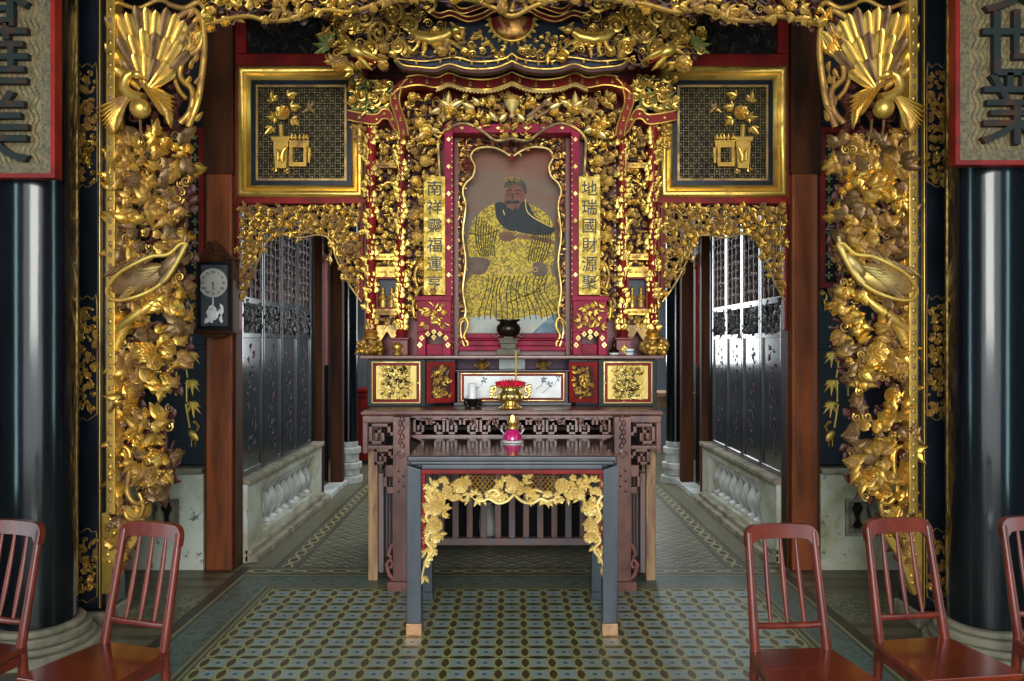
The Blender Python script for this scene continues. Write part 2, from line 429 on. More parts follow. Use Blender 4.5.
def fill(mb, br, poly, sp, y, rng, leafy=.5, flow=.14, scr=.2, fr=.6, jag=.25, mi=lambda r: 0, depth=.02):
    """pack a polygon with carved leaves, blossoms and scrolls (mb) over a net of stems (br)"""
    xs = [p[0] for p in poly]; zs = [p[1] for p in poly]
    nx = int((max(xs)-min(xs))/sp)+2; nz = int((max(zs)-min(zs))/sp)+2
    prev = None
    for j in range(nz):
        for i in range(nx):
            x = min(xs)+(i+(.5 if j % 2 else 0)+rng.uniform(-.3, .3))*sp; z = min(zs)+(j+rng.uniform(-.3, .3))*sp
            if not inside((x, z), poly): continue
            yy = y-rng.random()*depth*1.5; k = rng.random(); m_ = mi(rng)
            if k < leafy:
                a0 = rng.uniform(0, 2*PI)
                for q in range(rng.choice((2, 3, 3))):
                    mb.leaf(x, z, yy, a0+(q-1)*rng.uniform(.6, 1.0), sp*rng.uniform(.9, 1.3), sp*rng.uniform(.28, .44),
                            curl=rng.uniform(-.1, .35), bend=rng.uniform(-.9, .9), jag=jag if rng.random() < .6 else 0, n=5, mi=m_)
            elif k < leafy+flow:
                mb.flower(x, z, yy, sp*fr, rng, 2, 6, mi=m_)
            elif k < leafy+flow+scr:
                mb.spiral(x, z, yy-.004, sp*rng.uniform(.4, .6), rng.uniform(0, 6), 1.6, rng.choice((-1, 1)), sp*.11, 12, mi=m_)
            else:
                mb.blob((x, yy, z), sp*.32, sp*.2, sp*.22, m_, 7, 4, rng.uniform(0, 3))
                mb.leaf(x, z, yy, rng.uniform(0, 6), sp*1.1, sp*.22, n=4, mi=m_)
            if br is not None:
                a0 = rng.uniform(0, 6); br.leaf(x-math.cos(a0)*sp*.5, z-math.sin(a0)*sp*.5, y+.014, a0, sp, sp*.45, sp*.12, n=4)
                if prev and abs(prev[0]-x)+abs(prev[1]-z) < sp*3.2:
                    br.tube([(prev[0], y+.006, prev[1]), ((prev[0]+x)/2+rng.uniform(-.3, .3)*sp, y+.004, (prev[1]+z)/2+rng.uniform(-.5, .5)*sp), (x, y+.006, z)], sp*.16, 5)
                if rng.random() < .7:
                    a = rng.choice((PI/2, PI/2+.6, PI/2-.6)); x2, z2 = x+math.cos(a)*sp*1.2, z+math.sin(a)*sp*1.2
                    if inside((x2, z2), poly): br.tube([(x, y+.006, z), ((x+x2)/2+.2*sp, y+.002, (z+z2)/2), (x2, y+.006, z2)], sp*.15, 5)
                prev = (x, z)
def frame_rect(mb, x0, x1, z0, z1, prof, mi=0):
    """mitred frame: prof = list of (inset from the outer edge, y)"""
    vs = []; fs = []; n = len(prof)
    for (cx, cz, sx, sz) in ((x0, z0, 1, 1), (x1, z0, -1, 1), (x1, z1, -1, -1), (x0, z1, 1, -1)):
        for d, y in prof: vs.append((cx+sx*d, y, cz+sz*d))
    for k in range(4):
        k2 = (k+1) % 4
        for i in range(n-1): fs.append((k*n+i, k2*n+i, k2*n+i+1, k*n+i+1))
    mb.add(vs, fs, mi)
def ribbon(mb, pts, wd, y0, y1, mi=0):
    """solid band of width wd following a line of (x, z)"""
    L = []; R = []; n = len(pts)
    for i in range(n):
        a = pts[max(i-1, 0)]; b = pts[min(i+1, n-1)]
        dx, dz = b[0]-a[0], b[1]-a[1]; l = math.hypot(dx, dz) or 1
        L.append((pts[i][0]-dz/l*wd/2, pts[i][1]+dx/l*wd/2)); R.append((pts[i][0]+dz/l*wd/2, pts[i][1]-dx/l*wd/2))
    for i in range(n-1):
        q = [L[i], R[i], R[i+1], L[i+1]]
        vs = [(x, y0, z) for x, z in q]+[(x, y1, z) for x, z in q]
        fs = [(0, 1, 2, 3), (7, 6, 5, 4), (0, 3, 7, 4), (1, 5, 6, 2)]
        if i == 0: fs.append((0, 4, 5, 1))
        if i == n-2: fs.append((2, 6, 7, 3))
        mb.add(vs, fs, mi)
def glyphs(text, x, z, y, size, mat, name, parent, depth=.006, mirror=False, vertical=True, pitch=None, bold=1):
    """real writing, as solid raised characters facing -y; one mesh per call"""
    pitch = pitch or size*1.08; mb = MB()
    for i, ch in enumerate(text):
        cu = bpy.data.curves.new('glyph', 'FONT'); cu.body = ch; cu.size = size; cu.extrude = depth/2; cu.offset = size*.012*bold
        cu.align_x = 'CENTER'; cu.align_y = 'CENTER'
        ob = bpy.data.objects.new('glyph', cu); COL.objects.link(ob)
        dg = bpy.context.evaluated_depsgraph_get(); dg.update()
        me = bpy.data.meshes.new_from_object(ob.evaluated_get(dg))
        xs = [v.co.x for v in me.vertices]; ys = [v.co.y for v in me.vertices]
        if xs:
            cx = (min(xs)+max(xs))/2; cy = (min(ys)+max(ys))/2
            ox, oz = (x, z-i*pitch) if vertical else (x+i*pitch, z)
            mb.add([(ox+v.co.x-cx, y-v.co.z, oz+v.co.y-cy) for v in me.vertices], [tuple(p.vertices) for p in me.polygons])
        bpy.data.meshes.remove(me); bpy.data.objects.remove(ob); bpy.data.curves.remove(cu)
    return mb.build(name, mat, parent, False)
# ================================================================== THE SETTING
struct('floor', bx(-3.2, 3.2, -2.5, 11, -.1, 0), 'floor')
struct('ceiling', bx(-3.3, 3.3, -2.5, 6.6, 4.1, 4.2), 'ceiling')
struct('ceiling', bx(-3.3, 3.3, 9.2, 11.1, 4.1, 4.2), 'ceiling')
struct('wall_back', bx(-3.2, 3.2, 11, 11.1, 0, 4.1), 'far_wall')
struct('wall_left', bx(-3.3, -3.2, -2.5, 11.1, 0, 4.1), 'wall')
struct('wall_right', bx(3.2, 3.3, -2.5, 11.1, 0, 4.1), 'wall')
# partition core: boards behind the shrine and over the openings
PD = 5.04
m = MB(); m.box(-.97, .97, 5.72, 5.78, 0, 4.1); m.box(-.97, .97, 5.06, 5.10, 3.28, 4.1)
struct('wall_centre', m, 'dark')
for sg, nm in ((-1, 'left'), (1, 'right')):
    m = MB(); m.box(min(sg*.97, sg*1.80), max(sg*.97, sg*1.80), PD+.1, PD+.14, 2.36, 4.1)
    m.box(min(sg*1.96, sg*3.2), max(sg*1.96, sg*3.2), PD+.05, PD+.12, 0, 4.1)
    struct('wall_'+nm, m, 'black_matt')

def sx(sg, a, b): return (min(sg*a, sg*b), max(sg*a, sg*b))

for sg in (-1, 1):
    SD = 'left' if sg < 0 else 'right'
    F = (lambda: MB()) if sg > 0 else (lambda: MB(lambda p: (-p[0], p[1], p[2]), True))   # built for +x, mirrored for the left side
    rng = random.Random(11 if sg < 0 else 12)
    # ---------------- big brown post of the partition
    m = F(); m.box(1.80, 1.965, 4.93, 5.10, 0, 2.55)
    t = thing('wooden_post', ('red-brown square timber post carrying the wall clock' if sg < 0 else 'bare red-brown square timber post beside the right aisle, no clock on it'), 'post', (sg*1.88, 5.0, 0), 'timber posts of the partition')
    m.build('shaft', 'post', t, True, .008)
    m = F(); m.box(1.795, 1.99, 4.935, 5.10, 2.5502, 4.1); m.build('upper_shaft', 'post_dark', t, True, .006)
    m = F(); m.box(1.785, 1.79, 4.97, 5.09, 0, 2.4); m.box(1.968, 1.985, 4.96, 5.08, 0, 2.55); m.build('edge_bead', 'post_dark', t)
    # ---------------- low plaster wall beside it with a baluster window
    t = thing('plaster_plinth', 'stained plaster low wall with small baluster opening, '+('foot of the post with the clock' if sg < 0 else 'foot of the bare timber post'), 'low wall', (sg*2.4, 5.0, 0), 'plaster plinths outside the aisles')
    m = F(); z0, z1, x0, x1 = .24, .44, 2.165, 2.34
    m.box(1.99, x0, 4.95, 5.08, 0, .62); m.box(x1, 3.1, 4.95, 5.08, 0, .62); m.box(x0, x1, 4.95, 5.08, 0, z0); m.box(x0, x1, 4.95, 5.08, z1, .62)
    m.build('plinth_wall', 'plaster', t)
    m = F(); m.box(1.99, 3.1, 4.92, 5.08, .6202, .66); m.build('coping', 'stone', t, True, .006)
    m = F(); frame_rect(m, x0-.02, x1+.02, z0-.02, z1+.02, [(0, 4.948), (0, 4.935), (.02, 4.935), (.025, 4.95)]); m.build('opening_frame', 'stone', t)
    for k in range(2):
        m = F(); bxx = x0+.04+k*.095
        m.lathe([(.028, z0), (.03, z0+.02), (.014, z0+.03), (.034, z0+.075), (.028, z0+.11), (.012, z0+.14), (.016, z0+.155), (.026, z0+.17), (.026, z1)], bxx, 5.01, 12)
        m.build('baluster', 'stone', t)
    # ---------------- black painted panel with gilt bamboo over the plinth
    t = thing('lacquer_wall_panel', 'black wall panel with gilt bamboo and bird, '+('beside the clock post' if sg < 0 else 'beside the bare timber post'), 'panel', (sg*2.4, 5.0, .67), 'black panels with gilt bamboo')
    m = F(); m.box(1.99, 3.1, 5.0, 5.05, .67, 1.42); m.box(1.99, 3.1, 5.0, 5.05, 1.45, 1.80); m.box(1.99, 3.1, 5.01, 5.05, 1.41, 1.46); m.build('board', 'black_dull', t, True, .004)
    m = F()
    for (px, py) in ((190, 352), (190, 380), (191, 402)):
        X = WX(1024-px, 4.98); Z = WZ(py, 4.98)
        for a, L in ((-2.6, .07), (-2.2, .10), (-1.7, .11), (-1.2, .09), (-.5, .05), (-2.9, .05)):
            m.leaf(X, Z, 4.996, a, L, .011, .004, n=4)
    for a, b in (((183, 352), (187, 378)), ((186, 380), (186, 402)), ((185, 404), (189, 428)), ((176, 370), (175, 396))):
        m.tube([(WX(1024-a[0], 4.98), 4.994, WZ(a[1], 4.98)), (WX(1024-b[0], 4.98), 4.994, WZ(b[1], 4.98))], .007, 6)
    m.build('bamboo', 'gold_bright', t)
    m = F(); X, Z = WX(1024-193, 4.98), WZ(436, 4.98)
    m.blob((X, 4.99, Z), .045, .012, .026, rot=.9); m.tube([(X-.02, 4.99, Z+.03), (X-.035, 4.99, Z+.06), (X-.01, 4.99, Z+.09)], .008, 5); m.blob((X-.005, 4.99, Z+.09), .014, .008, .009)
    for q in (-.01, .015): m.tube([(X+q, 4.992, Z-.02), (X+q, 4.992, Z-.07)], .004, 4)
    m.build('bird', 'gold_bright', t)
    m = F(); X, Z = WX(1024-190, 4.98), WZ(304, 4.98); fill(m, None, [(X-.06, Z-.07), (X+.06, Z-.07), (X+.06, Z+.07), (X-.06, Z+.07)], .035, 4.996, rng, depth=.006); m.build('gilt_rosette', 'gold_bright', t)
    # ---------------- red framed fret panel above it
    t = thing('fret_panel', 'green and gold fret panel in red frame, '+('above the clock side bamboo panel' if sg < 0 else 'above the bamboo panel by the bare post'), 'panel', (sg*2.4, 5.0, 1.85), 'fret panels behind the carved screens')
    m = F(); m.box(2.0, 3.1, 5.02, 5.05, 1.84, 2.9); m.build('ground', 'dark', t)
    m = F(); frame_rect(m, 1.995, 2.95, 1.82, 2.86, [(0, 5.02), (0, 4.97), (.035, 4.97), (.045, 5.01)]); m.build('frame', 'red', t)
    m = F()
    for i in range(12):
        for j in range(14):
            X = 2.06+i*.072; Z = 1.90+j*.07
            m.box(X, X+.012, 5.005, 5.015, Z-.02, Z+.028); m.box(X-.018, X+.03, 5.005, 5.015, Z, Z+.01)
            if (i+j) % 2: m.leaf(X+.035, Z+.035, 5.01, .8, .03, .012, n=3)
    m.build('fret', 'green_patina', t)
    # ---------------- lattice panel with gilt frame and relief
    t = thing('lattice_panel', 'gilt framed square lattice panel with gilded planter, over the '+SD+' aisle opening', 'panel', (sg*1.36, 5.0, 2.4), 'gilt framed lattice panels')
    x0, x1, z0, z1 = WX(661, 4.97), WX(786, 4.97), WZ(197, 4.97), WZ(67, 4.97)
    m = F(); frame_rect(m, x0, x1, z0, z1, [(0, 5.04), (0, 4.95), (.018, 4.94), (.036, 4.955), (.045, 4.975), (.06, 4.955), (.072, 4.97), (.08, 4.99)]); m.build('gilt_frame', 'gold_bright', t, True, sharp=100)
    m = F(); frame_rect(m, x0+.08, x1-.08, z0+.08, z1-.08, [(0, 5.02), (0, 4.985), (.03, 4.985), (.034, 5.0)]); m.build('inner_frame', 'blue_black', t)
    m = F(); frame_rect(m, x0+.118, x1-.118, z0+.118, z1-.118, [(-.008, 5.02), (-.008, 4.985), (.006, 4.985), (.006, 5.0)]); m.build('gilt_fillet', 'gold_dull', t)
    m = F(); m.box(x0+.05, x1-.05, 5.03, 5.04, z0+.05, z1-.05); m.build('ground', 'dark', t)
    m = F(); N = 17; a0, a1, c0, c1 = x0+.12, x1-.12, z0+.12, z1-.12
    for i in range(N+1):
        X = a0+(a1-a0)*i/N; Z = c0+(c1-c0)*i/N
        m.box(X-.0022, X+.0022, 5.0, 5.01, c0, c1); m.box(a0, a1, 4.999, 5.009, Z-.0022, Z+.0022)
    for i in range(N):
        for j in range(N):
            X = a0+(a1-a0)*(i+.5)/N; Z = c0+(c1-c0)*(j+.5)/N; h = .0095
            if (i+j) % 2 == 0: m.prism([(X-h, Z), (X, Z-h), (X+h, Z), (X, Z+h)], 5.0, 5.008)
            else: m.tube([(X-h, 5.004, Z-h), (X+h, 5.004, Z+h)], .0017, 4); m.tube([(X-h, 5.004, Z+h), (X+h, 5.004, Z-h)], .0017, 4)
    m.build('lattice', 'lat', t)
    # relief (px in the left panel, mirrored for the right one)
    q = lambda px, py: (WX(1024-px, 4.96), WZ(py, 4.96))
    m = F(); m.prism([q(273, 139), q(288, 139), q(286, 168), q(275, 168)], 4.96, 5.0); m.prism([q(271, 137), q(290, 137), q(289, 141), q(272, 141)], 4.95, 5.0)
    for a in (274, 287): X, Z = q(a, 170); m.spiral(X, Z, 4.97, .018, 0, 1.2, 1 if a < 280 else -1, .006)
    X, Z = q(280, 155); m.leaf(X-.02, Z-.05, 4.955, 1.4, .13, .022, .01, bend=.8); m.leaf(X+.01, Z-.04, 4.955, 1.9, .10, .018, .01, bend=-.8)
    m.build('planter', 'gold_bright', t)
    m = F()
    m.prism([q(289, 140), q(309, 140), q(308, 147), q(289, 147)], 4.965, 5.0); m.prism([q(289, 147), q(292, 147), q(292, 165), q(289, 165)], 4.97, 5.0)
    m.prism([q(303, 147), q(306, 147), q(306, 165), q(303, 165)], 4.97, 5.0); m.prism([q(307, 147), q(310, 147), q(309, 162), q(307, 162)], 4.98, 5.0); m.prism([q(289, 162), q(306, 162), q(306, 166), q(289, 166)], 4.965, 5.0)
    m.build('stand', 'gold', t)
    m = F()
    for k in range(5): X, Z = q(291+k*4, 139); m.leaf(X, Z, 4.975, PI/2+rng.uniform(-.3, .3), .04, .012, n=3)
    m.tube([q(281, 138)[:1]+(4.98,)+q(281, 138)[1:], q(280, 124)[:1]+(4.98,)+q(280, 124)[1:]], .016, 6)
    X, Z = q(282, 112); m.flower(X, Z, 4.98, .05, rng, 3, 8)
    for (px, py, a) in ((272, 100, 2.0), (287, 95, .6), (290, 106, .3), (275, 116, 3.4), (291, 118, -.5), (271, 126, 4.2)):
        X, Z = q(px, py); m.leaf(X, Z, 4.985, PI-a, .07, .022, bend=.5, n=4); m.leaf(X, Z, 4.985, PI-a+1, .05, .018, n=4); m.leaf(X, Z, 4.985, PI-a-1, .045, .014, n=4)
    m.build('flower_spray', 'gold_bright', t)
    m = F(); X, Z = q(308, 107); m.blob((X, 4.98, Z), .028, .012, .011, rot=.6)
    for a in (2.2, 1.5, -.6, 3.8): m.leaf(X, Z, 4.985, a, .055, .013, n=4)
    m.build('bird', 'gold_dull', t)
    # ---------------- upper opening with red frame
    t = thing('transom_frame', 'red framed dark transom above the gilt lattice panel '+('on the left' if sg < 0 else 'on the right'), 'transom', (sg*1.36, 5.0, 3.3), 'red transom frames')
    m = F(); a0, a1 = .98, 1.82
    m.box(a0, a1, 4.99, 5.07, 3.235, 3.345); m.box(WX(777, 5.0), WX(790, 5.0), 4.985, 5.065, 3.3452, 4.1); m.box(WX(786, 5.0), WX(790, 5.0), 4.98, 5.06, 2.36, 3.2348); m.build('frame', 'red', t, True, .006)
    m = F(); m.box(a0, 1.75, 5.03, 5.05, 3.346, 4.1); m.build('ground', 'dark', t)
    m = F(); fill(m, None, [(a0, 3.36), (1.72, 3.36), (1.72, 3.85), (a0, 3.85)], .07, 5.025, rng, .7, .05, .2, depth=.006); m.build('dark_relief', 'black_relief', t)  # near-black leaf relief over the dark board
    # ---------------- carved valance of the aisle opening
    t = thing('carved_valance', 'gilded openwork floral valance shaping the top of the '+SD+' aisle opening', 'valance', (sg*1.36, 5.0, 1.7), 'gilded valances over the aisle openings')
    q = lambda px, py: (WX(1024-px, 5.0), WZ(py, 5.0))
    m = F(); m.prism([q(236, 196), q(368, 196), q(368, 204), q(236, 204)], 4.985, 5.05); m.prism([q(236, 204), q(240, 204), q(240, 330), q(236, 330)], 4.985, 5.05); m.prism([q(360, 204), q(364, 204), q(364, 300), q(360, 300)], 4.985, 5.05)
    m.build('red_frame', 'red', t, True, .004)
    poly = [q(*p) for p in ((240, 205), (362, 205), (362, 300), (350, 285), (338, 262), (330, 240), (318, 235), (300, 238), (278, 234), (268, 242), (258, 262), (250, 282), (240, 298))]
    m = F(); br = F(); fill(m, br, poly, .040, 5.0, rng, .62, .14, .14, depth=.025)
    m.build('foliage', 'gold', t); br.build('stems', 'gold_dull', t)
    m = F(); m.tube([(a, 4.99, b) for a, b in catmull([q(240, 300), q(250, 283), q(258, 262), q(268, 242), q(278, 234), q(300, 238), q(318, 235), q(330, 240), q(338, 262), q(350, 285), q(362, 302)])], .007, 6)
    m.build('lower_edge', 'gold_dull', t)
    # ---------------- aisle side wall: plinth with balusters, four lacquer leaves
    AXW = 1.76
    t = thing('balustrade_plinth', 'pale plinth with a row of balusters under the lacquer leaves, '+SD+' aisle', 'balustrade', (sg*1.80, 6.1, 0), 'baluster plinths of the aisles')
    m = F(); y0, y1, z0, z1 = 5.42, 6.86, .13, .46
    m.box(AXW, 1.94, 5.11, y0, 0, .52); m.box(AXW, 1.94, y1, 7.1, 0, .52); m.box(AXW, 1.94, y0, y1, 0, z0); m.box(AXW, 1.94, y0, y1, z1, .52); m.box(1.93, 1.94, y0, y1, z0, z1)
    m.build('plinth_wall', 'plaster', t)
    m = F(); m.box(AXW-.025, 1.95, 5.10, 7.12, .5202, .56); m.build('coping', 'stone', t, True, .008)
    m = F(); m.box(AXW-.07, AXW+.02, 5.11, 7.15, 0, .05); m.box(AXW-.03, AXW+.02, 5.11, 7.12, .0502, .09); m.build('foot_moulding', 'stone', t, True, .006)
    for k in range(9):
        m = F(); Y = y0+.09+k*.158
        m.lathe([(.05, z0), (.052, z0+.03), (.022, z0+.05), (.028, z0+.07), (.058, z0+.13), (.05, z0+.18), (.024, z0+.23), (.022, z0+.25), (.045, z0+.28), (.052, z0+.30), (.052, z1)], AXW+.075, Y, 12)
        m.build('baluster', 'white_stone', t)
    places = ('nearest the '+('clock' if sg < 0 else 'bare timber')+' post', 'second from the timber post', 'third from the timber post', 'farthest from the timber post')
    for k in range(4):
        Y0 = 5.13+k*.445; Y1 = Y0+.435
        t = thing('lacquer_door_leaf', 'black lacquer leaf with lattice top, '+SD+' aisle, '+places[k], 'door leaf', (sg*1.8, (Y0+Y1)/2, .56), 'black lacquer leaves of the '+SD+' aisle')
        m = F()
        m.box(1.80, 1.84, Y0, Y0+.03, .562, 2.95); m.box(1.80, 1.84, Y1-.03, Y1, .562, 2.95)
        for a, b in ((.562, .60), (1.50, 1.535), (1.735, 1.78), (2.88, 2.95)): m.box(1.801, 1.839, Y0+.035, Y1-.035, a, b)
        m.build('stiles_and_rails', 'black_panel', t, True, .003)
        m = F(); m.box(1.812, 1.835, Y0+.035, Y1-.035, .60, 1.50); m.build('panel', 'black_panel', t)
        m = F(); yc = (Y0+Y1)/2
        # faint inlaid sprays, laid on the panel (x is the depth axis here)
        TX = (lambda s_: (lambda p: (s_*(1.812-(5.0-p[1])*1.0), p[0], p[2])))(sg)
        mi_ = MB(TX, sg < 0)
        for j in range(26):
            zz = .70+j*.029+rng.uniform(-.02, .02); xx = yc+rng.uniform(-.07, .07)
            mi_.flower(xx, zz, 4.999, rng.uniform(.010, .018), rng, 1, 5); mi_.leaf(xx, zz, 4.999, rng.uniform(0, 6), .04, .008, .002, n=4)
        mi_.build('inlaid_spray', 'inl', t)
        mi_ = MB(TX, sg < 0)
        fill(mi_, None, [(Y0+.04, 1.54), (Y1-.04, 1.54), (Y1-.04, 1.73), (Y0+.04, 1.73)], .045, 5.0, rng, .5, .0, .4, depth=.01)
        mi_.build('carved_square', 'grey_carve', t)
        m = F(); m.box(1.835, 1.84, Y0+.035, Y1-.035, 1.78, 2.88); m.box(1.835, 1.84, Y0+.035, Y1-.035, 1.535, 1.735); m.build('lattice_ground', 'drg', t)
        mi_ = MB(TX, sg < 0)
        for c in (-1, 0, 1):
            for j in range(16):
                zz = 1.83+j*.066; xx = yc+c*.11
                mi_.leaf(xx-.01, zz, 5.0, PI/2+.5*c, .055, .014, .008, bend=1.2 if j % 2 else -1.2, n=4); mi_.blob((xx+.02, 4.996, zz+.02), .012, .008, .012, 0, 6, 4)
            mi_.box(xx+.05, xx+.058, 4.99, 5.01, 1.78, 2.88)
        mi_.build('carved_lattice', 'lat_pale', t)
    m = F(); m.box(1.84, 1.88, 5.1, 7.1, .562, 4.1); m.box(1.78, 1.84, 5.1, 7.1, 2.96, 4.1); struct('wall_'+SD, m, 'black_matt')
    # doorway beyond the leaves, its jambs, gilt bracket and a red strip
    t = thing('inner_doorway', 'dark timber doorway with gilt bracket beyond the lacquer leaves of the '+SD+' aisle', 'doorway', (sg*1.8, 7.5, 0), 'inner doorways of the aisles')
    m = F(); m.box(1.76, 1.84, 7.13, 7.2, 0, 3.3); m.box(1.72, 1.84, 7.78, 7.88, 0, 3.3); m.box(1.72, 1.84, 7.2, 7.78, 2.55, 2.65); m.build('frame', 'post_dark', t, True, .006)
    m = F(); m.box(1.86, 1.90, 7.2, 7.78, 0, 3.3); m.build('leaf', 'black', t)
    m = F(); m.box(2.3, 2.34, 7.88, 11, 0, 4.1); struct('wall_'+SD, m, 'black_matt')
    mi_ = MB((lambda s_: (lambda p: (s_*(1.74-(5.0-p[1])), p[0], p[2])))(sg), sg < 0)
    fill(mi_, None, [(7.2, 2.55), (7.78, 2.55), (7.78, 2.1), (7.6, 2.4), (7.4, 2.4), (7.2, 2.1)], .06, 5.0, rng, depth=.02); mi_.build('gilt_bracket', 'gold', t)
    m = F(); m.box(1.835, 1.85, 7.52, 7.68, 1.25, 2.35); m.build('red_couplet_strip', 'red', t)
    m = F(); m.box(1.70, 1.86, 7.2, 7.95, 0, .06); m.build('threshold', 'white_stone', t, True, .008)
    # far column on a stone base
    t = thing('inner_column', 'slim black column on a tiered pale stone base at the far end of the '+SD+' aisle', 'column', (sg*1.72, 8.1, 0), 'slim columns beyond the aisles')
    m = F(); m.lathe([(.092, .44), (.095, 2), (.092, 4.1)], 1.72, 8.1, 24); m.build('shaft', 'black_col', t)
    m = F()
    for r, za, zb in ((.15, 0, .08), (.115, .0802, .15), (.14, .1502, .22), (.108, .2202, .31), (.13, .3102, .38), (.10, .3802, .44)): m.hprism([(1.72+r*math.cos(k*PI/4+PI/8), 8.1+r*math.sin(k*PI/4+PI/8)) for k in range(8)], za, zb)
    m.build('stone_base', 'white_stone', t, True, .012)
m = MB(); m.box(-1.98, -1.72, 9.3, 9.7, .05, .88); m.box(-2.0, -1.70, 9.28, 9.72, .88, .92); m.box(-1.97, -1.93, 9.31, 9.35, 0, .05); m.box(-1.76, -1.72, 9.31, 9.35, 0, .05); m.box(-1.99, -1.71, 9.29, 9.3, .82, .86)
tag(m.build('red_chest', 'red', None, True, .008), 'red lacquer chest far down the left aisle', 'chest')
t = thing('side_table', 'carved side table on turned legs far down the right aisle', 'table', (1.78, 9.0, 0))
m = MB(); m.box(1.5, 2.08, 8.7, 9.2, .86, .91); m.box(1.53, 2.05, 8.73, 9.17, .74, .8598); m.build('tabletop', 'worn_wood', t, True, .006)
for (a, b) in ((1.57, 8.77), (2.01, 8.77), (1.57, 9.13), (2.01, 9.13)):
    m = MB(); m.lathe([(.03, 0), (.035, .05), (.018, .08), (.032, .16), (.018, .24), (.03, .36), (.02, .5), (.034, .6), (.03, .7398)], a, b, 12); m.build('leg', 'worn_wood', t)

# ================================================================== FRONT COLUMNS, POSTS, BOARDS, CARVED SCREENS
FD = 3.95
for sg in (-1, 1):
    SD = 'left' if sg < 0 else 'right'
    F = (lambda: MB()) if sg > 0 else (lambda: MB(lambda p: (-p[0], p[1], p[2]), True))
    rng = random.Random(5 if sg < 0 else 8)
    t = thing('lacquer_column', 'thick glossy black column on a stone base, '+SD+' of the altar', 'column', (sg*2.25, 3.65, 0), 'thick black columns')
    m = F(); m.lathe([(.166, .15), (.17, 1.2), (.17, 2.6), (.166, 4.1)], 2.25, 3.65, 48); m.build('shaft', 'black_col', t)
    m = F()
    for r, a, b in ((.27, 0, .05), (.245, .0502, .08), (.225, .0802, .12), (.20, .1202, .15)):
        m.hprism([(2.25+r*math.cos(q*PI/8+PI/16), 3.65+r*math.sin(q*PI/8+PI/16)) for q in range(16)], a, b)
    m.build('stone_base', 'stone', t, True, .008)
    # inlaid square post, and the one beyond the column
    for kk, (x0, x1) in enumerate(((2.09, 2.262), (2.60, 2.80))):
        t = thing('inlaid_post', 'black gilt-inlaid post '+(('between the '+SD+' column and the carved screen') if kk == 0 else ('at the very '+SD+' edge beyond the thick column')), 'post', (sg*(x0+x1)/2, 4.05, 0), 'black posts with gilt inlay')
        m = F(); m.box(x0, x1, FD, FD+.2, 0, 4.1); m.build('shaft', 'black', t, True, .004)
        m = F(); m.box(x0-.02, x1+.02, FD-.03, FD+.22, 0, .08); m.build('foot_stone', 'stone', t, True, .008)
        m = F(); xa, xb = x0+.038, x1-.026
        m.box(xa, xb, FD-.004, FD, .1, 4.05); m.build('front_panel', 'blue_black', t, True, .002)
        m = F()
        for xx, ww in ((x1-.012, .011), (x0+.024, .005)): m.box(xx-ww/2, xx+ww/2, FD-.016, FD-.0002, .1, 4.05)
        m.build('gilt_edge', 'gold_bright', t, True, .002)
        for (pa, pb) in ((185, 66), (418, 298), (600, 530)):
            za, zb = WZ(pa, FD), WZ(pb, FD); xc = (xa+xb)/2; hw = (xb-xa)/2
            m = F(); fill(m, None, [(xa+.008, za+.02), (xb-.008, za+.02), (xb-.008, zb-.03), (xa+.008, zb-.03)], .032, FD-.006, rng, .45, .15, .3, depth=.012); m.build('gilt_inlay', 'gold', t)
            m = F(); cur = catmull([(xa+.004, za+.02), (xc-hw*.5, za+.005), (xc, za-.012), (xc+hw*.5, za+.005), (xb-.004, za+.02), (xb-.004, zb-.03), (xc+hw*.5, zb-.01), (xc, zb+.01), (xc-hw*.5, zb-.01), (xa+.004, zb-.03), (xa+.004, za+.02)], 3)
            m.tube([(a, FD-.006, b) for a, b in cur], .003, 4); m.build('inlay_border', 'gold_dull', t)
    # couplet board
    t = thing('couplet_board', 'hanging silvery-gold inscribed board with red edge on the '+SD+' column', 'sign board', (sg*2.25, 3.42, 2.2), 'couplet boards on the columns')
    xc = sg*(2.24 if sg > 0 else 2.30); hw = .262
    m = MB(); zb = WZ(177 if sg < 0 else 164, 3.42); m.box(xc-hw, xc+hw, 3.43, 3.465, zb, 4.0); m.build('board', 'sgd', t)
    m = MB(); frame_rect(m, xc-hw-.005, xc+hw+.005, zb-.004, 4.0, [(0, 3.47), (0, 3.415), (.02, 3.415), (.022, 3.43)]); m.build('red_edge', 'red', t)
    m = MB(); frame_rect(m, xc-hw+.016, xc+hw-.016, zb+.018, 3.95, [(0, 3.43), (0, 3.424), (.045, 3.424), (.047, 3.43)]); m.build('inner_border', 'bgt', t)
    m = MB()      # raised fret diaper on the ground
    for i in range(16):
        for j in range(26):
            X = xc-.19+i*.024; Z = zb+.065+j*.05
            if j % 2: m.tube([(X, 3.428, Z), (X+.022, 3.428, Z+.046)], .0022, 4)
            else: m.tube([(X+.022, 3.428, Z), (X, 3.428, Z+.046)], .0022, 4)
    m.build('diaper_relief', 'silver_worn', t)
    if sg > 0: g_ = glyphs('安世業', xc, WZ(-22, 3.42), 3.415, .34, 'char_dark', 'inscription', t, .03, pitch=.293, bold=.55)
    else: g_ = glyphs('春華美', xc, WZ(-8, 3.42), 3.415, .34, 'char_dark', 'inscription', t, .03, pitch=.30, bold=.55)

    # ---------------- the great carved screen (coordinates taken on the left one, mirrored for the right)
    t = thing('carved_screen', 'tall gilded openwork screen with fan-tailed bird, on the '+SD+' side', 'carved screen', (sg*1.85, FD, .4), 'tall gilded carved screens')
    s = FD/FOC
    q = lambda px, py: (WX(1024-px, FD), WZ(py, FD))
    qx = lambda px, py, y: (WX(1024-px, FD), y, WZ(py, FD))
    A = lambda deg: PI-math.radians(deg)         # direction measured on the left screen
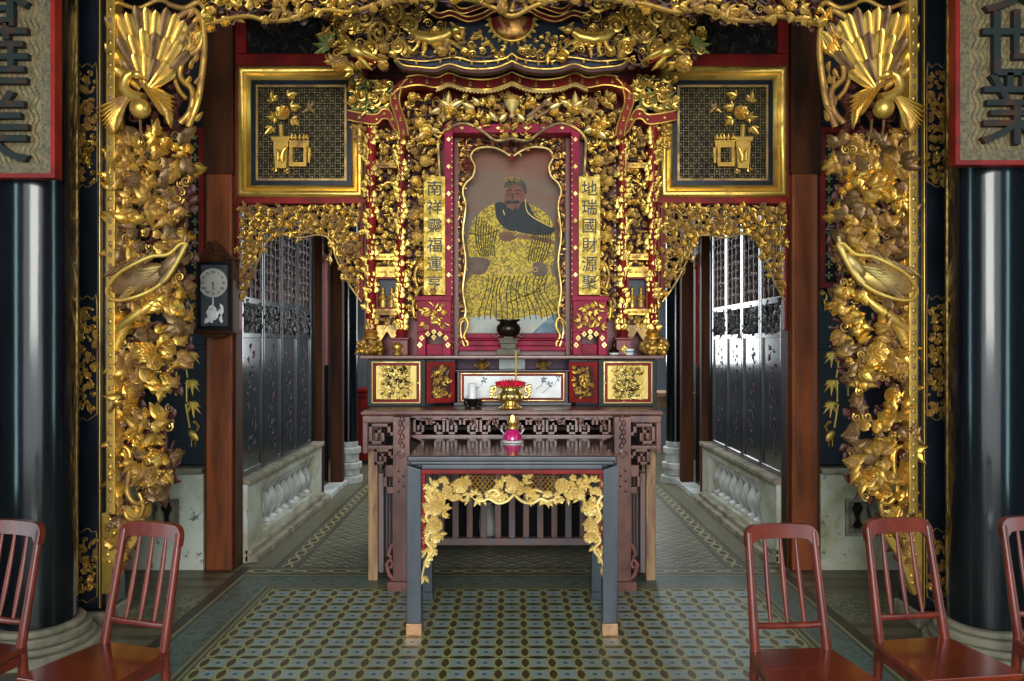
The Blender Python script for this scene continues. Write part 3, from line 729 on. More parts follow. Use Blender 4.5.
    S3 = FD-.06; m = F(); m.box(WX(1024-114.5, S3), WX(1024-106, S3), S3, FD+.03, WZ(512, FD), WZ(-30, FD)); m.build('frame_strip', 'gold_bright', t, True, .003)
    m = F()
    for k in range(46):
        X = WX(1024-110.2, S3); Z = WZ(14+k*11, FD); m.blob((X, S3-.001, Z), .011, .006, .015, 0, 8, 4)
    m.build('strip_rosettes', 'gold_dull', t)
    poly = [q(*p) for p in ((116, -20), (212, -20), (206, 40), (206, 70), (200, 110), (196, 130), (195, 190), (192, 240), (190, 300), (190, 345), (186, 375), (176, 400), (176, 430), (182, 455), (176, 480), (162, 500), (152, 515), (138, 540), (124, 570), (113, 592), (107, 590), (106, 512), (116, 512))]
    # red-brown pierced ground
    m = F()
    br = F()
    rg = random.Random(21+sg)
    body = [q(*p) for p in ((116, 135), (192, 135), (190, 240), (187, 345), (172, 400), (172, 430), (178, 455), (168, 490), (150, 512), (132, 545), (112, 590), (108, 590), (108, 512), (116, 512))]
    holes = [(158, 318, 15, 13), (150, 398, 16, 13), (130, 475, 9, 22), (140, 505, 9, 9), (160, 440, 10, 8), (128, 560, 4, 8)]
    def okh(px, py):
        for hx, hy, rx, ry in holes:
            if ((px-hx)/rx)**2+((py-hy)/ry)**2 < 1: return False
        return True
    fo = F(); fo2 = F(); fl = []
    gx = 9.0
    for j in range(54):
        for i in range(11):
            px = 118+(i+(.5 if j % 2 else 0)+rg.uniform(-.35, .35))*gx; py = 128+(j+rg.uniform(-.35, .35))*gx
            X, Z = q(px, py)
            if not inside((X, Z), body) or not okh(px, py): continue
            if ((px-140)*.94+(py-278)*-.34)**2/44**2+((px-140)*.34+(py-278)*.94)**2/15**2 < 1: continue
            k = rg.random(); tgt = fo if rg.random() < .72 else fo2
            yy = FD-rg.random()*.055
            if k < .62:
                a0 = rg.uniform(0, 6.28)
                for e in range(rg.choice((2, 3, 4))):
                    tgt.leaf(X, Z, yy, a0+(e-1.2)*rg.uniform(.6, .95), rg.uniform(.055, .095), rg.uniform(.022, .036), rg.uniform(.014, .022), curl=rg.uniform(-.1, .4), bend=rg.uniform(-.9, .9), jag=.25 if rg.random() < .6 else 0, n=6)
            elif k < .78: tgt.spiral(X, Z, yy-.004, rg.uniform(.018, .03), rg.uniform(0, 6), 1.5, rg.choice((-1, 1)), .006, 12)
            elif k < .9: tgt.flower(X, Z, yy, .024, rg, 2, 6)
            else:
                for e in range(4): tgt.blob((X+rg.uniform(-.02, .02), yy-.006, Z+rg.uniform(-.02, .02)), .011, .011, .011, 0, 7, 4)
            br.leaf(X, Z, FD+.016, rg.uniform(0, 6), .06, .024, .006, n=4)
            if rg.random() < .8:
                a = rg.uniform(.6, 2.5); br.tube([(X, FD+.012, Z), (X+math.cos(a)*.025, FD+.002, Z+math.sin(a)*.03), (X+math.cos(a+.4)*.055, FD+.012, Z+math.sin(a+.4)*.06)], .009, 5)
    fo.build('foliage', 'gold', t); fo2.build('worn_foliage', 'silver_worn', t)
    # winding main branches
    for pts in (((170, 500), (160, 470), (168, 440), (158, 410), (172, 380), (165, 350), (178, 320), (176, 290)), ((125, 560), (140, 520), (150, 480), (140, 440), (128, 410)), ((186, 300), (182, 260), (188, 220), (178, 190), (186, 160), (180, 135)),
                ((150, 232), (140, 210), (155, 190), (150, 165), (146, 140)), ((122, 235), (126, 200), (120, 170), (124, 142)), ((140, 318), (150, 305), (166, 306), (172, 322), (168, 338)), ((146, 345), (150, 328), (160, 322), (170, 330))):
        br.tube([qx(a, b, FD-.012) for a, b in catmull(pts, 4)], .008, 6)
    br.build('branches', 'red_brown', t)
    # gilt pendant bracket ending below
    m = F()
    rib = catmull([q(113, 515), q(128, 508), q(140, 520), q(136, 538), q(124, 556), q(116, 578), q(110, 592)], 5)
    ribbon(m, rib, .035, FD-.03, FD+.02); m.prism([q(105, 512), q(118, 512), q(124, 540), q(114, 575), q(107, 592), q(105, 592)], FD-.03, FD+.02)
    for k in range(10): X, Z = q(110+rg.uniform(0, 8), 518+k*7); m.blob((X, FD-.03, Z), .011, .008, .011, 0, 7, 4)
    m.build('pendant_bracket', 'gold_bright', t, True)
    # the C scrolls near the foot
    for pts, r in ((((122, 500), (117, 480), (118, 455), (124, 446), (132, 450), (133, 466), (130, 490), (138, 502), (148, 500)), .014), (((142, 492), (146, 505), (140, 518), (130, 516), (127, 506)), .012), (((134, 452), (142, 440), (150, 438)), .010)):
        m = F(); m.tube([qx(a, b, FD-.03) for a, b in catmull(pts, 4)], r, 8); m.build('scroll', 'gold', t)
    m = F(); X, Z = q(156, 457); m.blob((X, FD-.025, Z), .055, .014, .04, 0, 14, 6); m.build('worn_boss', 'silver_worn', t)
    for (px, py, R) in ((150, 352, .058), (158, 362, .045), (135, 395, .045), (124, 375, .04), (156, 474, .05), (163, 424, .035), (170, 145, .035), (125, 152, .03), (134, 172, .05), (135, 360, .04), (142, 425, .032), (156, 300, .0)):
        if R: m = F(); X, Z = q(px, py); m.flower(X, Z, FD-.03, R, rg, 3, 8); m.build('blossom', 'gold' if rg.random() < .7 else 'gold_bright', t)
    for (px, py, a, L, Wd) in ((152, 192, 130, .10, .028), (148, 190, 100, .09, .02), (150, 192, 165, .10, .02), (148, 218, 200, .10, .026), (158, 214, 5, .07, .03), (150, 222, 30, .08, .02), (142, 250, 140, .07, .03), (165, 240, 40, .07, .028),
                             (128, 350, 250, .09, .03), (138, 355, 220, .08, .026), (175, 345, 60, .08, .025), (180, 355, 20, .07, .022), (150, 466, 250, .09, .025), (168, 470, 320, .08, .022)):
        m = F(); X, Z = q(px, py); m.leaf(X, Z, FD-.035, A(a), L, Wd, .016, curl=.25, bend=.35, jag=.12, n=8)
        m.build('long_leaf', 'gold_bright' if rg.random() < .5 else 'gold', t)
    qb = lambda px, py: q(px+7, py)
    qbx = lambda px, py, y: qx(px+7, py, y)
    # the long flying bird across the middle, with the smaller one under it
    m = F()
    out = catmull([qb(186, 246), qb(178, 262), qb(166, 280), qb(150, 292), qb(128, 300), qb(112, 300), qb(108, 290), qb(118, 276), qb(134, 266), qb(152, 258), qb(168, 256), qb(180, 246), qb(186, 246)], 4)
    m.tube([(a, FD-.075, b) for a, b in out], .010, 6); m.build('wing_edge', 'gold_bright', t)
    m = F(); X, Z = qb(136, 280); m.blob((X, FD-.05, Z), .16, .03, .072, 0, 18, 8, -.33); X, Z = qb(168, 266); m.blob((X, FD-.06, Z), .085, .03, .034, 0, 12, 6, -.85)
    m.tube([qbx(a, b, FD-.065) for a, b in catmull(((160, 284), (172, 268), (181, 250), (184, 238)), 4)], [.024-.001*i for i in range(13)], 8)
    for k in range(6): X, Z = qb(118+k*7, 268-k*3); m.leaf(X, Z, FD-.07, A(215+k*4), .10, .016, .008, n=6)
    m.build('flying_bird', 'silver_worn' if sg < 0 else 'gold_dull', t)
    m = F()
    for k in range(9): X, Z = qb(162-k*4, 268+k*3.2); m.leaf(X, Z, FD-.078+.001*k, A(192+k*2.5), .13-.006*k, .014, .006, n=6, bend=.1)
    m.build('wing_feathers', 'gold_dull', t)
    m = F()
    m.tube([qbx(a, b, FD-.04) for a, b in catmull(((108, 336), (118, 326), (132, 316), (146, 306), (154, 298)), 4)], [.008+.02*math.sin(PI*i/16) for i in range(17)], 8)
    for k in range(5): X, Z = qb(128-k*3, 322+k*5); m.leaf(X, Z, FD-.04, A(230+k*6), .12, .018, .01, bend=.2, n=7)
    m.build('small_bird', 'gold_bright', t)
    # ---------------- the fan-tailed bird
    m = F(); m2 = F(); cx, cy = 153, 96
    for row, (R0, R1, n, a0, a1, wd) in enumerate(((40, 86, 11, 46, 119, 5.6), (24, 62, 8, 42, 130, 5.6), (6, 38, 7, 34, 140, 5.2))):
        for k in range(n):
            a = a0+(a1-a0)*k/(n-1); rr0 = R0; L = (R1-R0)*s*(1+.06*math.sin(k*2.1)); ca = math.radians(a)
            X, Z = q(cx-4+math.cos(ca)*rr0*.86, cy-math.sin(ca)*rr0)
            (m if (k+row) % 3 != 1 else m2).leaf(X, Z, FD-.012-.016*row, A(a), L, wd*s*1.0, .012, curl=.10, n=9, blunt=True)
    m.build('fan_tail', 'gold_bright', t); m2.build('worn_tail_feathers', 'silver_worn', t)
    m = F(); X, Z = q(146, 112); m.blob((X, FD-.06, Z), .052, .05, .052, 0, 18, 10)
    nk = catmull(((150, 104), (138, 100), (131, 92), (133, 82), (140, 78), (146, 80)), 5); m.tube([qx(a, b, FD-.07) for a, b in nk], [.034-.0008*i for i in range(len(nk))], 10)
    X, Z = q(144, 80); m.blob((X, FD-.078, Z), .026, .022, .02, 0, 12, 8); m.tube([qx(148, 81, FD-.08), qx(155, 85, FD-.085)], [.01, .002], 6)
    m.build('bird_body', 'gold_bright', t)
    m = F(); w1 = F()
    for k in range(10): X, Z = q(140-k*1.2, 100+k*2.0); m.leaf(X, Z, FD-.085-.002*k, A(206+k*6), (.20-.009*k), .02, .010, n=6, bend=.15)
    for k in range(10): X, Z = q(152+k*2.4, 92+k*2.4); w1.leaf(X, Z, FD-.05-.002*k, A(-22-k*7), (.155-.006*k), .02, .010, n=6, bend=-.15)
    for k in range(7): X, Z = q(146+k*3, 86+k*4.5); w1.leaf(X, Z, FD-.07, A(-40), .075, .011, .007, n=5)
    m.build('wing', 'gold', t); w1.build('wing', 'gold', t)
    for px in (144, 156):
        m = F(); m.tube([qx(px, 122, FD-.04), qx(px+1, 132, FD-.045), qx(px+3, 143, FD-.03)], .007, 6); m.leaf(*q(px+3, 143), FD-.03, A(-20), .03, .006, n=3); m.build('leg', 'silver_worn', t)
    # gilt cloud and rock border inside of the tail
    m = F()
    for pts, r in ((((178, 20), (196, 12), (205, 30), (200, 50), (186, 60), (182, 78), (194, 92), (192, 112), (182, 124)), .016), (((204, 20), (206, 50), (203, 80), (199, 104), (190, 128)), .017), (((184, 34), (192, 44), (184, 58), (176, 74), (180, 90), (188, 100)), .012), (((170, 6), (186, 10), (200, 4), (208, 14)), .014), (((120, 4), (140, 10), (160, 2), (176, 8)), .011)):
        m.tube([qx(a, b, FD-.02) for a, b in catmull(pts, 5)], r, 8)
    for k in range(16):
        py = 12+k*7.4; X, Z = q(196+4*math.sin(k*1.3), py); m.leaf(X, Z, FD-.03, A(rg.choice((70, 250, 100, 280))+rg.uniform(-15, 15)), .06, .013, .012, bend=.5, n=6)
    m.build('cloud_border', 'gold', t)
    m = F(); rgb = random.Random(3); fill(m, None, [q(*p) for p in ((124, 16), (124, 120), (186, 126), (188, 60), (190, 16))], .055, FD+.012, rgb, .7, .05, .15, depth=.008); m.build('red_ground_leaves', 'red_brown', t)

# top garland spanning between the screens
t = thing('top_garland', 'gilded carved garland spanning the top between the two tall screens', 'valance', (0, FD, 3.1))
low = [(203, 30), (225, 24), (250, 20), (270, 25), (300, 22), (325, 14), (350, 16), (380, 8), (420, 3), (460, 2), (490, 10), (512, 20)]
low = [(WX(a, FD), WZ(b, FD)) for a, b in low]; low = low+[(-a, b) for a, b in low[::-1][1:]]
poly = low+[(low[-1][0], 3.42), (low[0][0], 3.42)]
m = MB(); br = MB(); fill(m, br, poly, .05, FD-.005, random.Random(9), .5, .12, .25, depth=.035); m.build('foliage', 'gold', t); br.build('stems', 'red_brown', t)
m = MB(); m.tube([(a, FD-.02, b+.012) for a, b in catmull(low, 4)], .012, 6); m.build('lower_edge', 'gold', t)
m = MB(); m.box(-2.1, 2.1, FD, FD+.12, 3.42, 3.62); m.box(-2.1, 2.1, FD-.02, FD+.14, 3.62, 3.68); m.build('beam', 'red_dark', t, True, .01)
# ================================================================== DRAGON CANOPY over the shrine
CD = 4.55
t = thing('dragon_canopy', 'gilded canopy of dragons and clouds with a round medallion, above the shrine', 'canopy', (0, CD, 2.95))
q = lambda px, py: (WX(px, CD), WZ(py, CD))
for mir in (0, 1):
    F = (lambda: MB()) if not mir else (lambda: MB(lambda p: (-p[0], p[1], p[2]), True))
    rng = random.Random(31+mir)
    Q = lambda px, py, y: (WX(px, CD), y, WZ(py, CD))
    # cloud and scroll work of the wing
    m = F(); br = F()
    poly = [q(*p) for p in ((326, 2), (326, 30), (318, 50), (330, 62), (352, 76), (366, 72), (392, 66), (412, 60), (432, 62), (455, 66), (480, 62), (500, 60), (512, 60), (512, 52), (490, 50), (470, 44), (450, 30), (430, 14), (420, -6), (330, -6))]
    fill(m, br, poly, .058, CD-.02, rng, .22, .08, .58, depth=.05); m.build('clouds', 'gold', t); br.build('cloud_stems', 'red_brown', t)
    for (px, py, R) in ((382, 38, .07), (368, 22, .06), (354, 30, .05), (344, 12, .05), (395, 18, .06), (410, 30, .055), (400, 52, .05), (428, 8, .06), (372, 52, .05), (440, 46, .04)):
        m = F(); m.spiral(*q(px, py), CD-.075, R, rng.uniform(0, 6), 1.9, rng.choice((-1, 1)), .013, 20)
        X, Z = q(px, py); m.blob((X, CD-.085, Z), .016, .016, .016)
        m.build('large_scroll', 'gold_bright', t)
    # dragon: head low at the outer side, body looping up
    m = F(); pts = catmull(((392, 72, 0), (380, 66, 0), (366, 56, 0), (352, 50, 0), (344, 38, 0), (352, 26, 0), (350, 10, 0), (364, 0, 0), (380, 6, 0), (392, 20, 0), (396, 34, 0), (388, 46, 0)), 5)
    body_pts = [Q(a, b, CD-.09) for a, b, _ in pts[8:]]
    m.tube(body_pts, [.03-.0003*i for i in range(len(body_pts))], 10)
    for i in range(2, len(body_pts)-2, 2): p_ = body_pts[i]; m.blob((p_[0], p_[1]-.022, p_[2]), .014, .012, .014, 0, 6, 4)
    m.build('dragon_body', 'gold', t)
    m = F(); X, Z = q(360, 58)
    m.blob((X, CD-.11, Z), .06, .04, .034, 0, 12, 7, -.5)
    m.leaf(X+.02, Z-.0, CD-.12, -.45, .15, .022, .016, curl=.1, n=7); m.leaf(X+.01, Z-.035, CD-.11, -.75, .12, .018, .012, n=7)
    for a in (2.2, 2.7, 3.2, 1.7): m.leaf(X-.02, Z+.01, CD-.11, a, .09, .014, .01, bend=.5)
    m.blob((X+.01, CD-.15, Z+.02), .012, .01, .012); m.build('dragon_head', 'gold_bright', t)
    m = F(); m.leaf(X+.04, Z-.03, CD-.115, -.6, .11, .009, .008); m.build('red_tongue', 'red', t)
    m = F(); X, Z = q(327, 50)
    for a in (2.6, 2.0, 3.2, 1.4, 3.8): m.leaf(X+.03, Z, CD-.07, a, .10, .02, .01, bend=-.3, jag=.2)
    m.build('green_tail_leaf', 'green_patina', t)
    m = F(); X, Z = q(343, 68); m.flower(X, Z, CD-.06, .055, rng, 2, 8); m.build('blossom', 'gold', t)
    # walking beast on the navy ground
    m = F(); X, Z = q(430, 41)
    m.tube([Q(412, 36, CD-.07), Q(420, 42, CD-.075), Q(432, 45, CD-.08), Q(445, 42, CD-.08), Q(452, 38, CD-.085)], [.02, .03, .032, .03, .022], 10)
    X, Z = q(457, 36); m.blob((X, CD-.09, Z), .032, .026, .024, 0, 10, 6); m.leaf(X, Z, CD-.1, .1, .06, .015); m.leaf(X, Z+.01, CD-.1, 2.4, .05, .012)
    for a, b, c_, d_ in ((420, 46, 414, 56), (426, 48, 424, 60), (444, 46, 452, 55), (448, 45, 460, 52)): m.tube([Q(a, b, CD-.07), Q((a+c_)/2+2, (b+d_)/2, CD-.075), Q(c_, d_, CD-.07), Q(c_+4, d_+1, CD-.075)], [.016, .012, .009, .006], 7)
    m.tube([Q(413, 37, CD-.07), Q(406, 32, CD-.07), Q(408, 24, CD-.07)], [.014, .01, .004], 6)
    for i in range(14): X, Z = q(414+i*2.8, 38+3*math.sin(i/4)); m.leaf(X, Z, CD-.1, 1.9, .025, .007, n=3)
    m.build('walking_beast', 'gold_bright', t)
    # small gilt scatter on the ground, trims
    m = F()
    for k in range(26):
        px = 462+rng.uniform(0, 46); py = 34+rng.uniform(0, 22)
        if math.hypot(px-507, py-26) < 22: continue
        X, Z = q(px, py); m.leaf(X, Z, CD-.02, rng.uniform(0, 6), .03, .012, n=4); m.leaf(X, Z, CD-.02, rng.uniform(0, 6), .03, .010, n=4)
    X, Z = q(497, 57); m.spiral(X, Z, CD-.03, .02, 0, 1.5, 1, .006); m.build('gilt_flecks', 'gold_bright', t)
    m = F(); ed = catmull([q(*p) for p in ((396, 62), (404, 69), (420, 71), (436, 72), (450, 68), (465, 72), (482, 73), (498, 71), (512, 65))], 4)
    ribbon(m, ed, .022, CD-.03, CD+.02); m.build('lower_moulding', 'red_brown', t)
    m = F(); m.tube([(a, CD-.035, b+.012) for a, b in ed], .005, 5); ed2 = catmull([q(*p) for p in ((396, 60), (425, 63), (455, 59), (472, 63), (490, 63), (505, 60), (512, 55))], 4)
    m.tube([(a, CD-.03, b) for a, b in ed2], .005, 5)
    for a, b in ed2[::3]: m.leaf(a, b, CD-.03, -PI/2, .03, .010, n=3)
    m.build('gilt_edge', 'gold', t)
    # wavy red ribbons up above
    for nm, pts in (('red_ribbon', ((405, -8), (420, 6), (438, 20), (452, 18), (468, 24), (484, 20), (496, 14), (512, 16))), ('red_ribbon', ((430, -8), (450, 6), (462, 16), (478, 12), (495, 6), (512, 4)))):
        m = F(); cc = catmull([q(*p) for p in pts], 5); ribbon(m, cc, .026, CD-.07, CD-.03); m.build(nm, 'red_dark', t)
        m = F(); m.tube([(a, CD-.07, b+.014) for a, b in cc], .005, 5); m.tube([(a, CD-.07, b-.014) for a, b in cc], .004, 5); m.build('ribbon_edge', 'gold', t)
m = MB(); pl = [q(*p) for p in ((400, 62), (430, 67), (452, 65), (480, 71), (500, 69), (512, 63))]; pl = pl+[(-a, b) for a, b in pl[::-1][1:]]
m.prism(pl+[(.62, 3.36), (-.62, 3.36)], CD, CD+.04); m.build('navy_ground', 'navy', t)
m = MB()
vs = []; Z0 = WZ(20, CD); R = 21*CD/FOC
for j in range(9):
    for i in range(25):
        th = PI+PI*i/24; r = R*math.sin(PI/2*j/8); vs.append((r*math.cos(th), CD-.01-.05*math.cos(PI/2*j/8), Z0+r*math.sin(th)))
m.add(vs, [(j*25+i, j*25+i+1, (j+1)*25+i+1, (j+1)*25+i) for j in range(8) for i in range(24)])
m.build('medallion', gold('red_gold_medallion', (.7, .36, .1, 1), lin(120, 26, 20), .45, .55, .3), t)
m = MB(); m.tube([(R*1.05*math.cos(PI+PI*i/24), CD-.02, Z0+R*1.05*math.sin(PI+PI*i/24)) for i in range(25)], .010, 8)
for i in range(13): a = PI+PI*i/12; m.leaf(R*1.05*math.cos(a), Z0+R*1.05*math.sin(a), CD-.02, a, .035, .012, n=3)
m.build('medallion_rim', 'gold_bright', t)
m = MB(); m.flower(0, WZ(14, CD), CD-.09, .075, random.Random(4), 3, 9); m.build('top_blossom', 'gold', t)

# ================================================================== THE SHRINE
SDp = 4.95
t = thing('altar_shrine', 'tall carved red and gold shrine with scalloped arch, standing on the altar', 'shrine', (0, 5.2, 1.38))
q = lambda px, py, d=SDp: (WX(px, d), WZ(py, d))
Zt = 1.385      # top of the cabinets
m = MB(); m.box(-.97, .97, 4.87, 5.70, 1.36, Zt); m.build('base_slab', 'rosewood', t, True, .006)
# enclosing box
m = MB(); m.box(-.96, -.94, 5.0, 5.7, Zt, 3.25); m.box(.94, .96, 5.0, 5.7, Zt, 3.25); m.box(-.96, .96, 5.66, 5.7, Zt, 3.25); m.box(-.96, .96, 5.0, 5.7, 3.25, 3.27); m.box(-.94, -.36, 5.12, 5.15, Zt, 3.25); m.box(.36, .94, 5.12, 5.15, Zt, 3.25); m.box(-.36, .36, 5.12, 5.15, 2.83, 3.25)
m.build('case', 'red_dark', t)
for mir in (0, 1):
    F = (lambda: MB()) if not mir else (lambda: MB(lambda p: (-p[0], p[1], p[2]), True))
    rng = random.Random(51+mir)
    Q = lambda px, py, y=SDp: (WX(px, SDp), y, WZ(py, SDp))
    # --- outer and inner columns, red with wound gilt sprays
    for (px, r, ztop, nm) in ((371, 5.2, 122, 'outer_column'), (401, 4.0, 128, 'inner_column')):
        X = WX(px, SDp); R = r*SDp/FOC; za = WZ(337, SDp); zb = WZ(ztop, SDp)
        m = F(); m.lathe([(R*1.5, za-.015), (R*1.5, za), (R*1.15, za+.012), (R*1.4, za+.03), (R, za+.045), (R, zb)], X, SDp, 20)
        c = m.build(nm, 'red', t)
        m = F()
        for i in range(int((zb-za)/.034)):
            Z = za+.05+i*.034; a = -PI/2+1.0*math.sin(i*.9)
            for e in (0, 1, 2):
                if e == 2 and rng.random() < .45: continue
                aa = a+(e-.8)*.75; x_, y_ = X+R*math.cos(aa)*1.0, SDp+R*math.sin(aa)*1.0
                m.leaf(x_, Z, y_+.004, PI/2+rng.uniform(-.8, .8), .046, .024, .007, bend=.5, n=5, jag=.12)
        m.build('gilt_spray', 'gold_bright', c)
    m = F(); X = WX(371, SDp); R = .036
    m.lathe([(R*1.45, WZ(339, 4.95)-.0), (R*1.5, WZ(337, 4.95)), (R*1.1, WZ(335, 4.95)), (R*1.35, WZ(333, 4.95)), (R*1.02, WZ(330, 4.95))], X, 4.95, 20); m.build('column_ring', 'gold', t)
    m = F()
    for k in range(34): m.blob((X+rng.uniform(-.085, .085), 4.93+rng.uniform(-.06, .04), Zt+.015+rng.random()*.075), rng.uniform(.014, .028), .02, rng.uniform(.012, .022), 0, 8, 5, rng.uniform(0, 3))
    m.blob((X, 4.96, Zt+.045), .095, .07, .045, 0, 16, 8); m.build('carved_cushion', 'gold', t)
    m = F(); X = WX(401, SDp); m.box(X-.05, X+.05, 4.9, 5.0, Zt, WZ(340, SDp)); m.box(X-.06, X+.06, 4.89, 5.01, WZ(340, SDp), WZ(337.5, SDp)); pd = m.build('pedestal', 'red_dark', t, True, .004)
    m = F(); Z = Zt+.04
    for a in range(4): m.leaf(X, Z, 4.897, a*PI/2, .03, .011, n=4); m.leaf(X, Z, 4.897, a*PI/2+PI/4, .022, .008, n=4)
    m.build('gilt_diamond', 'gold_bright', pd)
    # --- tiers between the columns
    x0, x1 = WX(376, SDp), WX(397, SDp)
    for nm, a, b in (('tier_beam', 163, 168), ('tier_beam', 254, 260), ('tier_beam', 267, 277), ('tier_beam', 309, 315)):
        m = F(); m.box(x0, x1, 4.94, 5.02, WZ(b, SDp), WZ(a, SDp))
        for k in range(7): m.leaf(x0+.01+k*.019, WZ((a+b)/2, SDp), 4.94, rng.choice((0, PI)), .022, .010, n=3)
        m.build(nm, 'gold', t)
    for (a, b) in ((125, 162), (169, 253)):
        m = F(); br = F(); fill(m, br, [(x0, WZ(b, SDp)), (x1, WZ(b, SDp)), (x1, WZ(a, SDp)), (x0, WZ(a, SDp))], .036, 5.0, rng, .55, .12, .15, depth=.04); m.build('tier_carving', 'gold', t); br.build('tier_stems', 'red_brown', t)
    m = F(); fill(m, None, [(x0, WZ(325, SDp)), (x1, WZ(325, SDp)), (x1, WZ(316, SDp)), (x0, WZ(316, SDp))], .025, 4.98, rng, depth=.02); fill(m, None, [(x0, WZ(266, SDp)), (x1, WZ(266, SDp)), (x1, WZ(260, SDp)), (x0, WZ(260, SDp))], .022, 4.98, rng, depth=.02)
    m.build('tier_fringe', 'gold', t)
    m = F(); frame_rect(m, x0, x1, WZ(309, SDp), WZ(277, SDp), [(0, 5.02), (0, 4.95), (.012, 4.95), (.014, 4.97)]); m.build('scene_frame', 'red', t)
    m = F(); m.box(x0, x1, 5.0, 5.02, WZ(309, SDp), WZ(277, SDp)); m.build('scene_ground', 'navy', t)
    for fx in (382, 391):      # two tiny carved figures in the little scene
        m = F(); X, Z = q(fx, 300); m.lathe([(.024, Z-.05), (.022, Z), (.014, Z+.04), (.008, Z+.055), (.012, Z+.062), (.013, Z+.075), (.006, Z+.088), (.001, Z+.094)], X, 4.985, 10)
        m.tube([(X-.016, 4.98, Z+.03), (X-.022, 4.965, Z+.005), (X, 4.96, Z+.01)], .006, 5); m.tube([(X+.016, 4.98, Z+.03), (X+.022, 4.965, Z+.005), (X, 4.96, Z+.01)], .006, 5); m.build('carved_figure', 'gold', t)
    m = F(); cc = [(x0, WZ(352, 4.95)), (x0, WZ(325, 4.95)), (x1, WZ(325, 4.95)), (x1, WZ(352, 4.95)), (x1-.03, WZ(352, 4.95)), (x1-.03, WZ(340, 4.95)), ((x0+x1)/2, WZ(331, 4.95)), (x0+.03, WZ(340, 4.95)), (x0+.03, WZ(352, 4.95))]
    m.prism(cc, 4.97, 5.0); m.build('little_arch', 'gold_dull', t)
    # --- cloud capital at the outer top and its red bracket
    poly = [q(*p) for p in ((349, 112), (349, 82), (356, 74), (366, 82), (380, 78), (392, 84), (396, 100), (392, 116), (380, 112), (372, 116))]
    m = F(); br = F(); fill(m, br, poly, .045, 4.92, rng, .35, .1, .4, depth=.05)
    for (px, py) in ((359, 81), (364, 100), (386, 90), (378, 104)): X, Z = q(px, py); m.spiral(X, Z, 4.88, .04, rng.uniform(0, 6), 1.6, 1, .011, 18); m.blob((X, 4.875, Z), .014, .014, .014)
    m.build('cloud_capital', 'gold_bright', t); br.build('capital_stems', 'green_patina', t)
    m = F(); rb = catmull([q(*p) for p in ((350, 118), (365, 121), (378, 122), (384, 117), (391, 118), (396, 127), (402, 134))], 4); ribbon(m, rb, .052, 4.89, 4.97); m.build('red_bracket', 'red', t)
    m = F(); m.tube([(a, 4.885, b+.03) for a, b in rb], .006, 5); m.tube([(a, 4.885, b-.03) for a, b in rb], .006, 5)
    for k in range(3, len(rb)-2, 5): m.blob((rb[k][0], 4.885, rb[k][1]), .013, .006, .013)
    m.build('bracket_edge', 'gold', t)
    m = F(); fill(m, None, [q(*p) for p in ((352, 124), (367, 124), (366, 165), (358, 150), (353, 140))], .028, 4.95, rng, depth=.02); m.build('hanging_spray', 'gold', t)
    # --- scalloped red arch
    pts = [(406, 140), (404, 128), (400, 116), (397, 106), (399, 95), (408, 87), (422, 85), (438, 87.5), (450, 83), (464, 87.5), (482, 89.5), (498, 87.5), (512, 82)]
    ar = catmull([q(*p) for p in pts], 5)
    m = F(); ribbon(m, ar, .055, 4.86, 4.98); m.build('red_arch', 'red', t)
    m = F()
    for off in (-.031, .031): m.tube([(a+(off*.9 if i < 25 else 0), 4.855, b+(0 if i < 20 else off*(-1 if off else 1))*1.0*(-1)) for i, (a, b) in enumerate(ar)], .006, 5)
    for k in range(2, len(ar), 5): m.leaf(ar[k][0], ar[k][1]-.012, 4.858, PI/2, .032, .011, .006, n=4); m.blob((ar[k][0], 4.855, ar[k][1]-.01), .013, .006, .008)
    m.build('arch_edge', 'gold', t)
    m = F(); dd = [(a, b-.040) for a, b in ar[35:]]; m.tube([(a, 4.87, b) for a, b in dd], .008, 6)
    for a, b in dd: m.blob((a, 4.865, b-.008), .008, .006, .008, 0, 6, 4)
    m.build('dentil_trim', 'gold_leaf', t)
    # --- front carving: top band and the side pillar
    edge = [(441, 345), (441, 300), (441, 240), (441, 200), (439, 170), (438, 150), (438, 138), (446, 128), (460, 122), (472, 124), (484, 131), (496, 139), (512, 137)]
    ins = [q(*p) for p in edge]
    poly = [q(*p) for p in ((407, 318), (407, 150), (405, 130), (402, 110), (404, 94), (415, 90), (440, 92), (470, 92), (512, 90))]+[i for i in ins[::-1]]+[q(430, 300), q(416, 318)]
    m = F(); br = F(); fill(m, br, poly, .042, 5.06, rng, .55, .12, .16, depth=.07, jag=.25); m.build('openwork', 'gold', t); br.build('openwork_stems', 'red_brown', t)
    m = F(); ee = catmull(ins[3:], 4); m.tube([(a, 4.985, b) for a, b in ee], .010, 6); m.build('inner_edge', 'gold_dull', t)
    m = F()
    for py in range(140, 315, 5): m.blob((WX(408.5, SDp), 4.97, WZ(py, SDp)), .008, .008, .011, 0, 6, 4)
    m.build('bead_row', 'copper', t)
    for (px, py, R) in ((449, 107, .05), (412, 96, .035), (426, 130, .05), (420, 122, .04), (425, 160, .04), (470, 110, .035), (415, 180, .035), (432, 180, .03), (418, 236, .04), (414, 215, .03), (422, 265, .035), (492, 100, .03)):
        m = F(); X, Z = q(px, py); m.flower(X, Z, 4.98, R, rng, 2, 7); m.build('blossom', 'gold_bright', t)
    for (px, py, a, L) in ((448, 104, 1.5, .09), (452, 106, .5, .09), (450, 106, 2.6, .08), (474, 108, 2.7, .09), (480, 104, 2.4, .07), (440, 108, 3.6, .07), (424, 132, 3.9, .06), (432, 128, -.4, .06), (490, 112, -.9, .08), (500, 120, .8, .07)):
        m = F(); X, Z = q(px, py); m.leaf(X, Z, 4.965, a, L, .022, .012, curl=.1); m.build('large_leaf', 'gold_leaf', t)
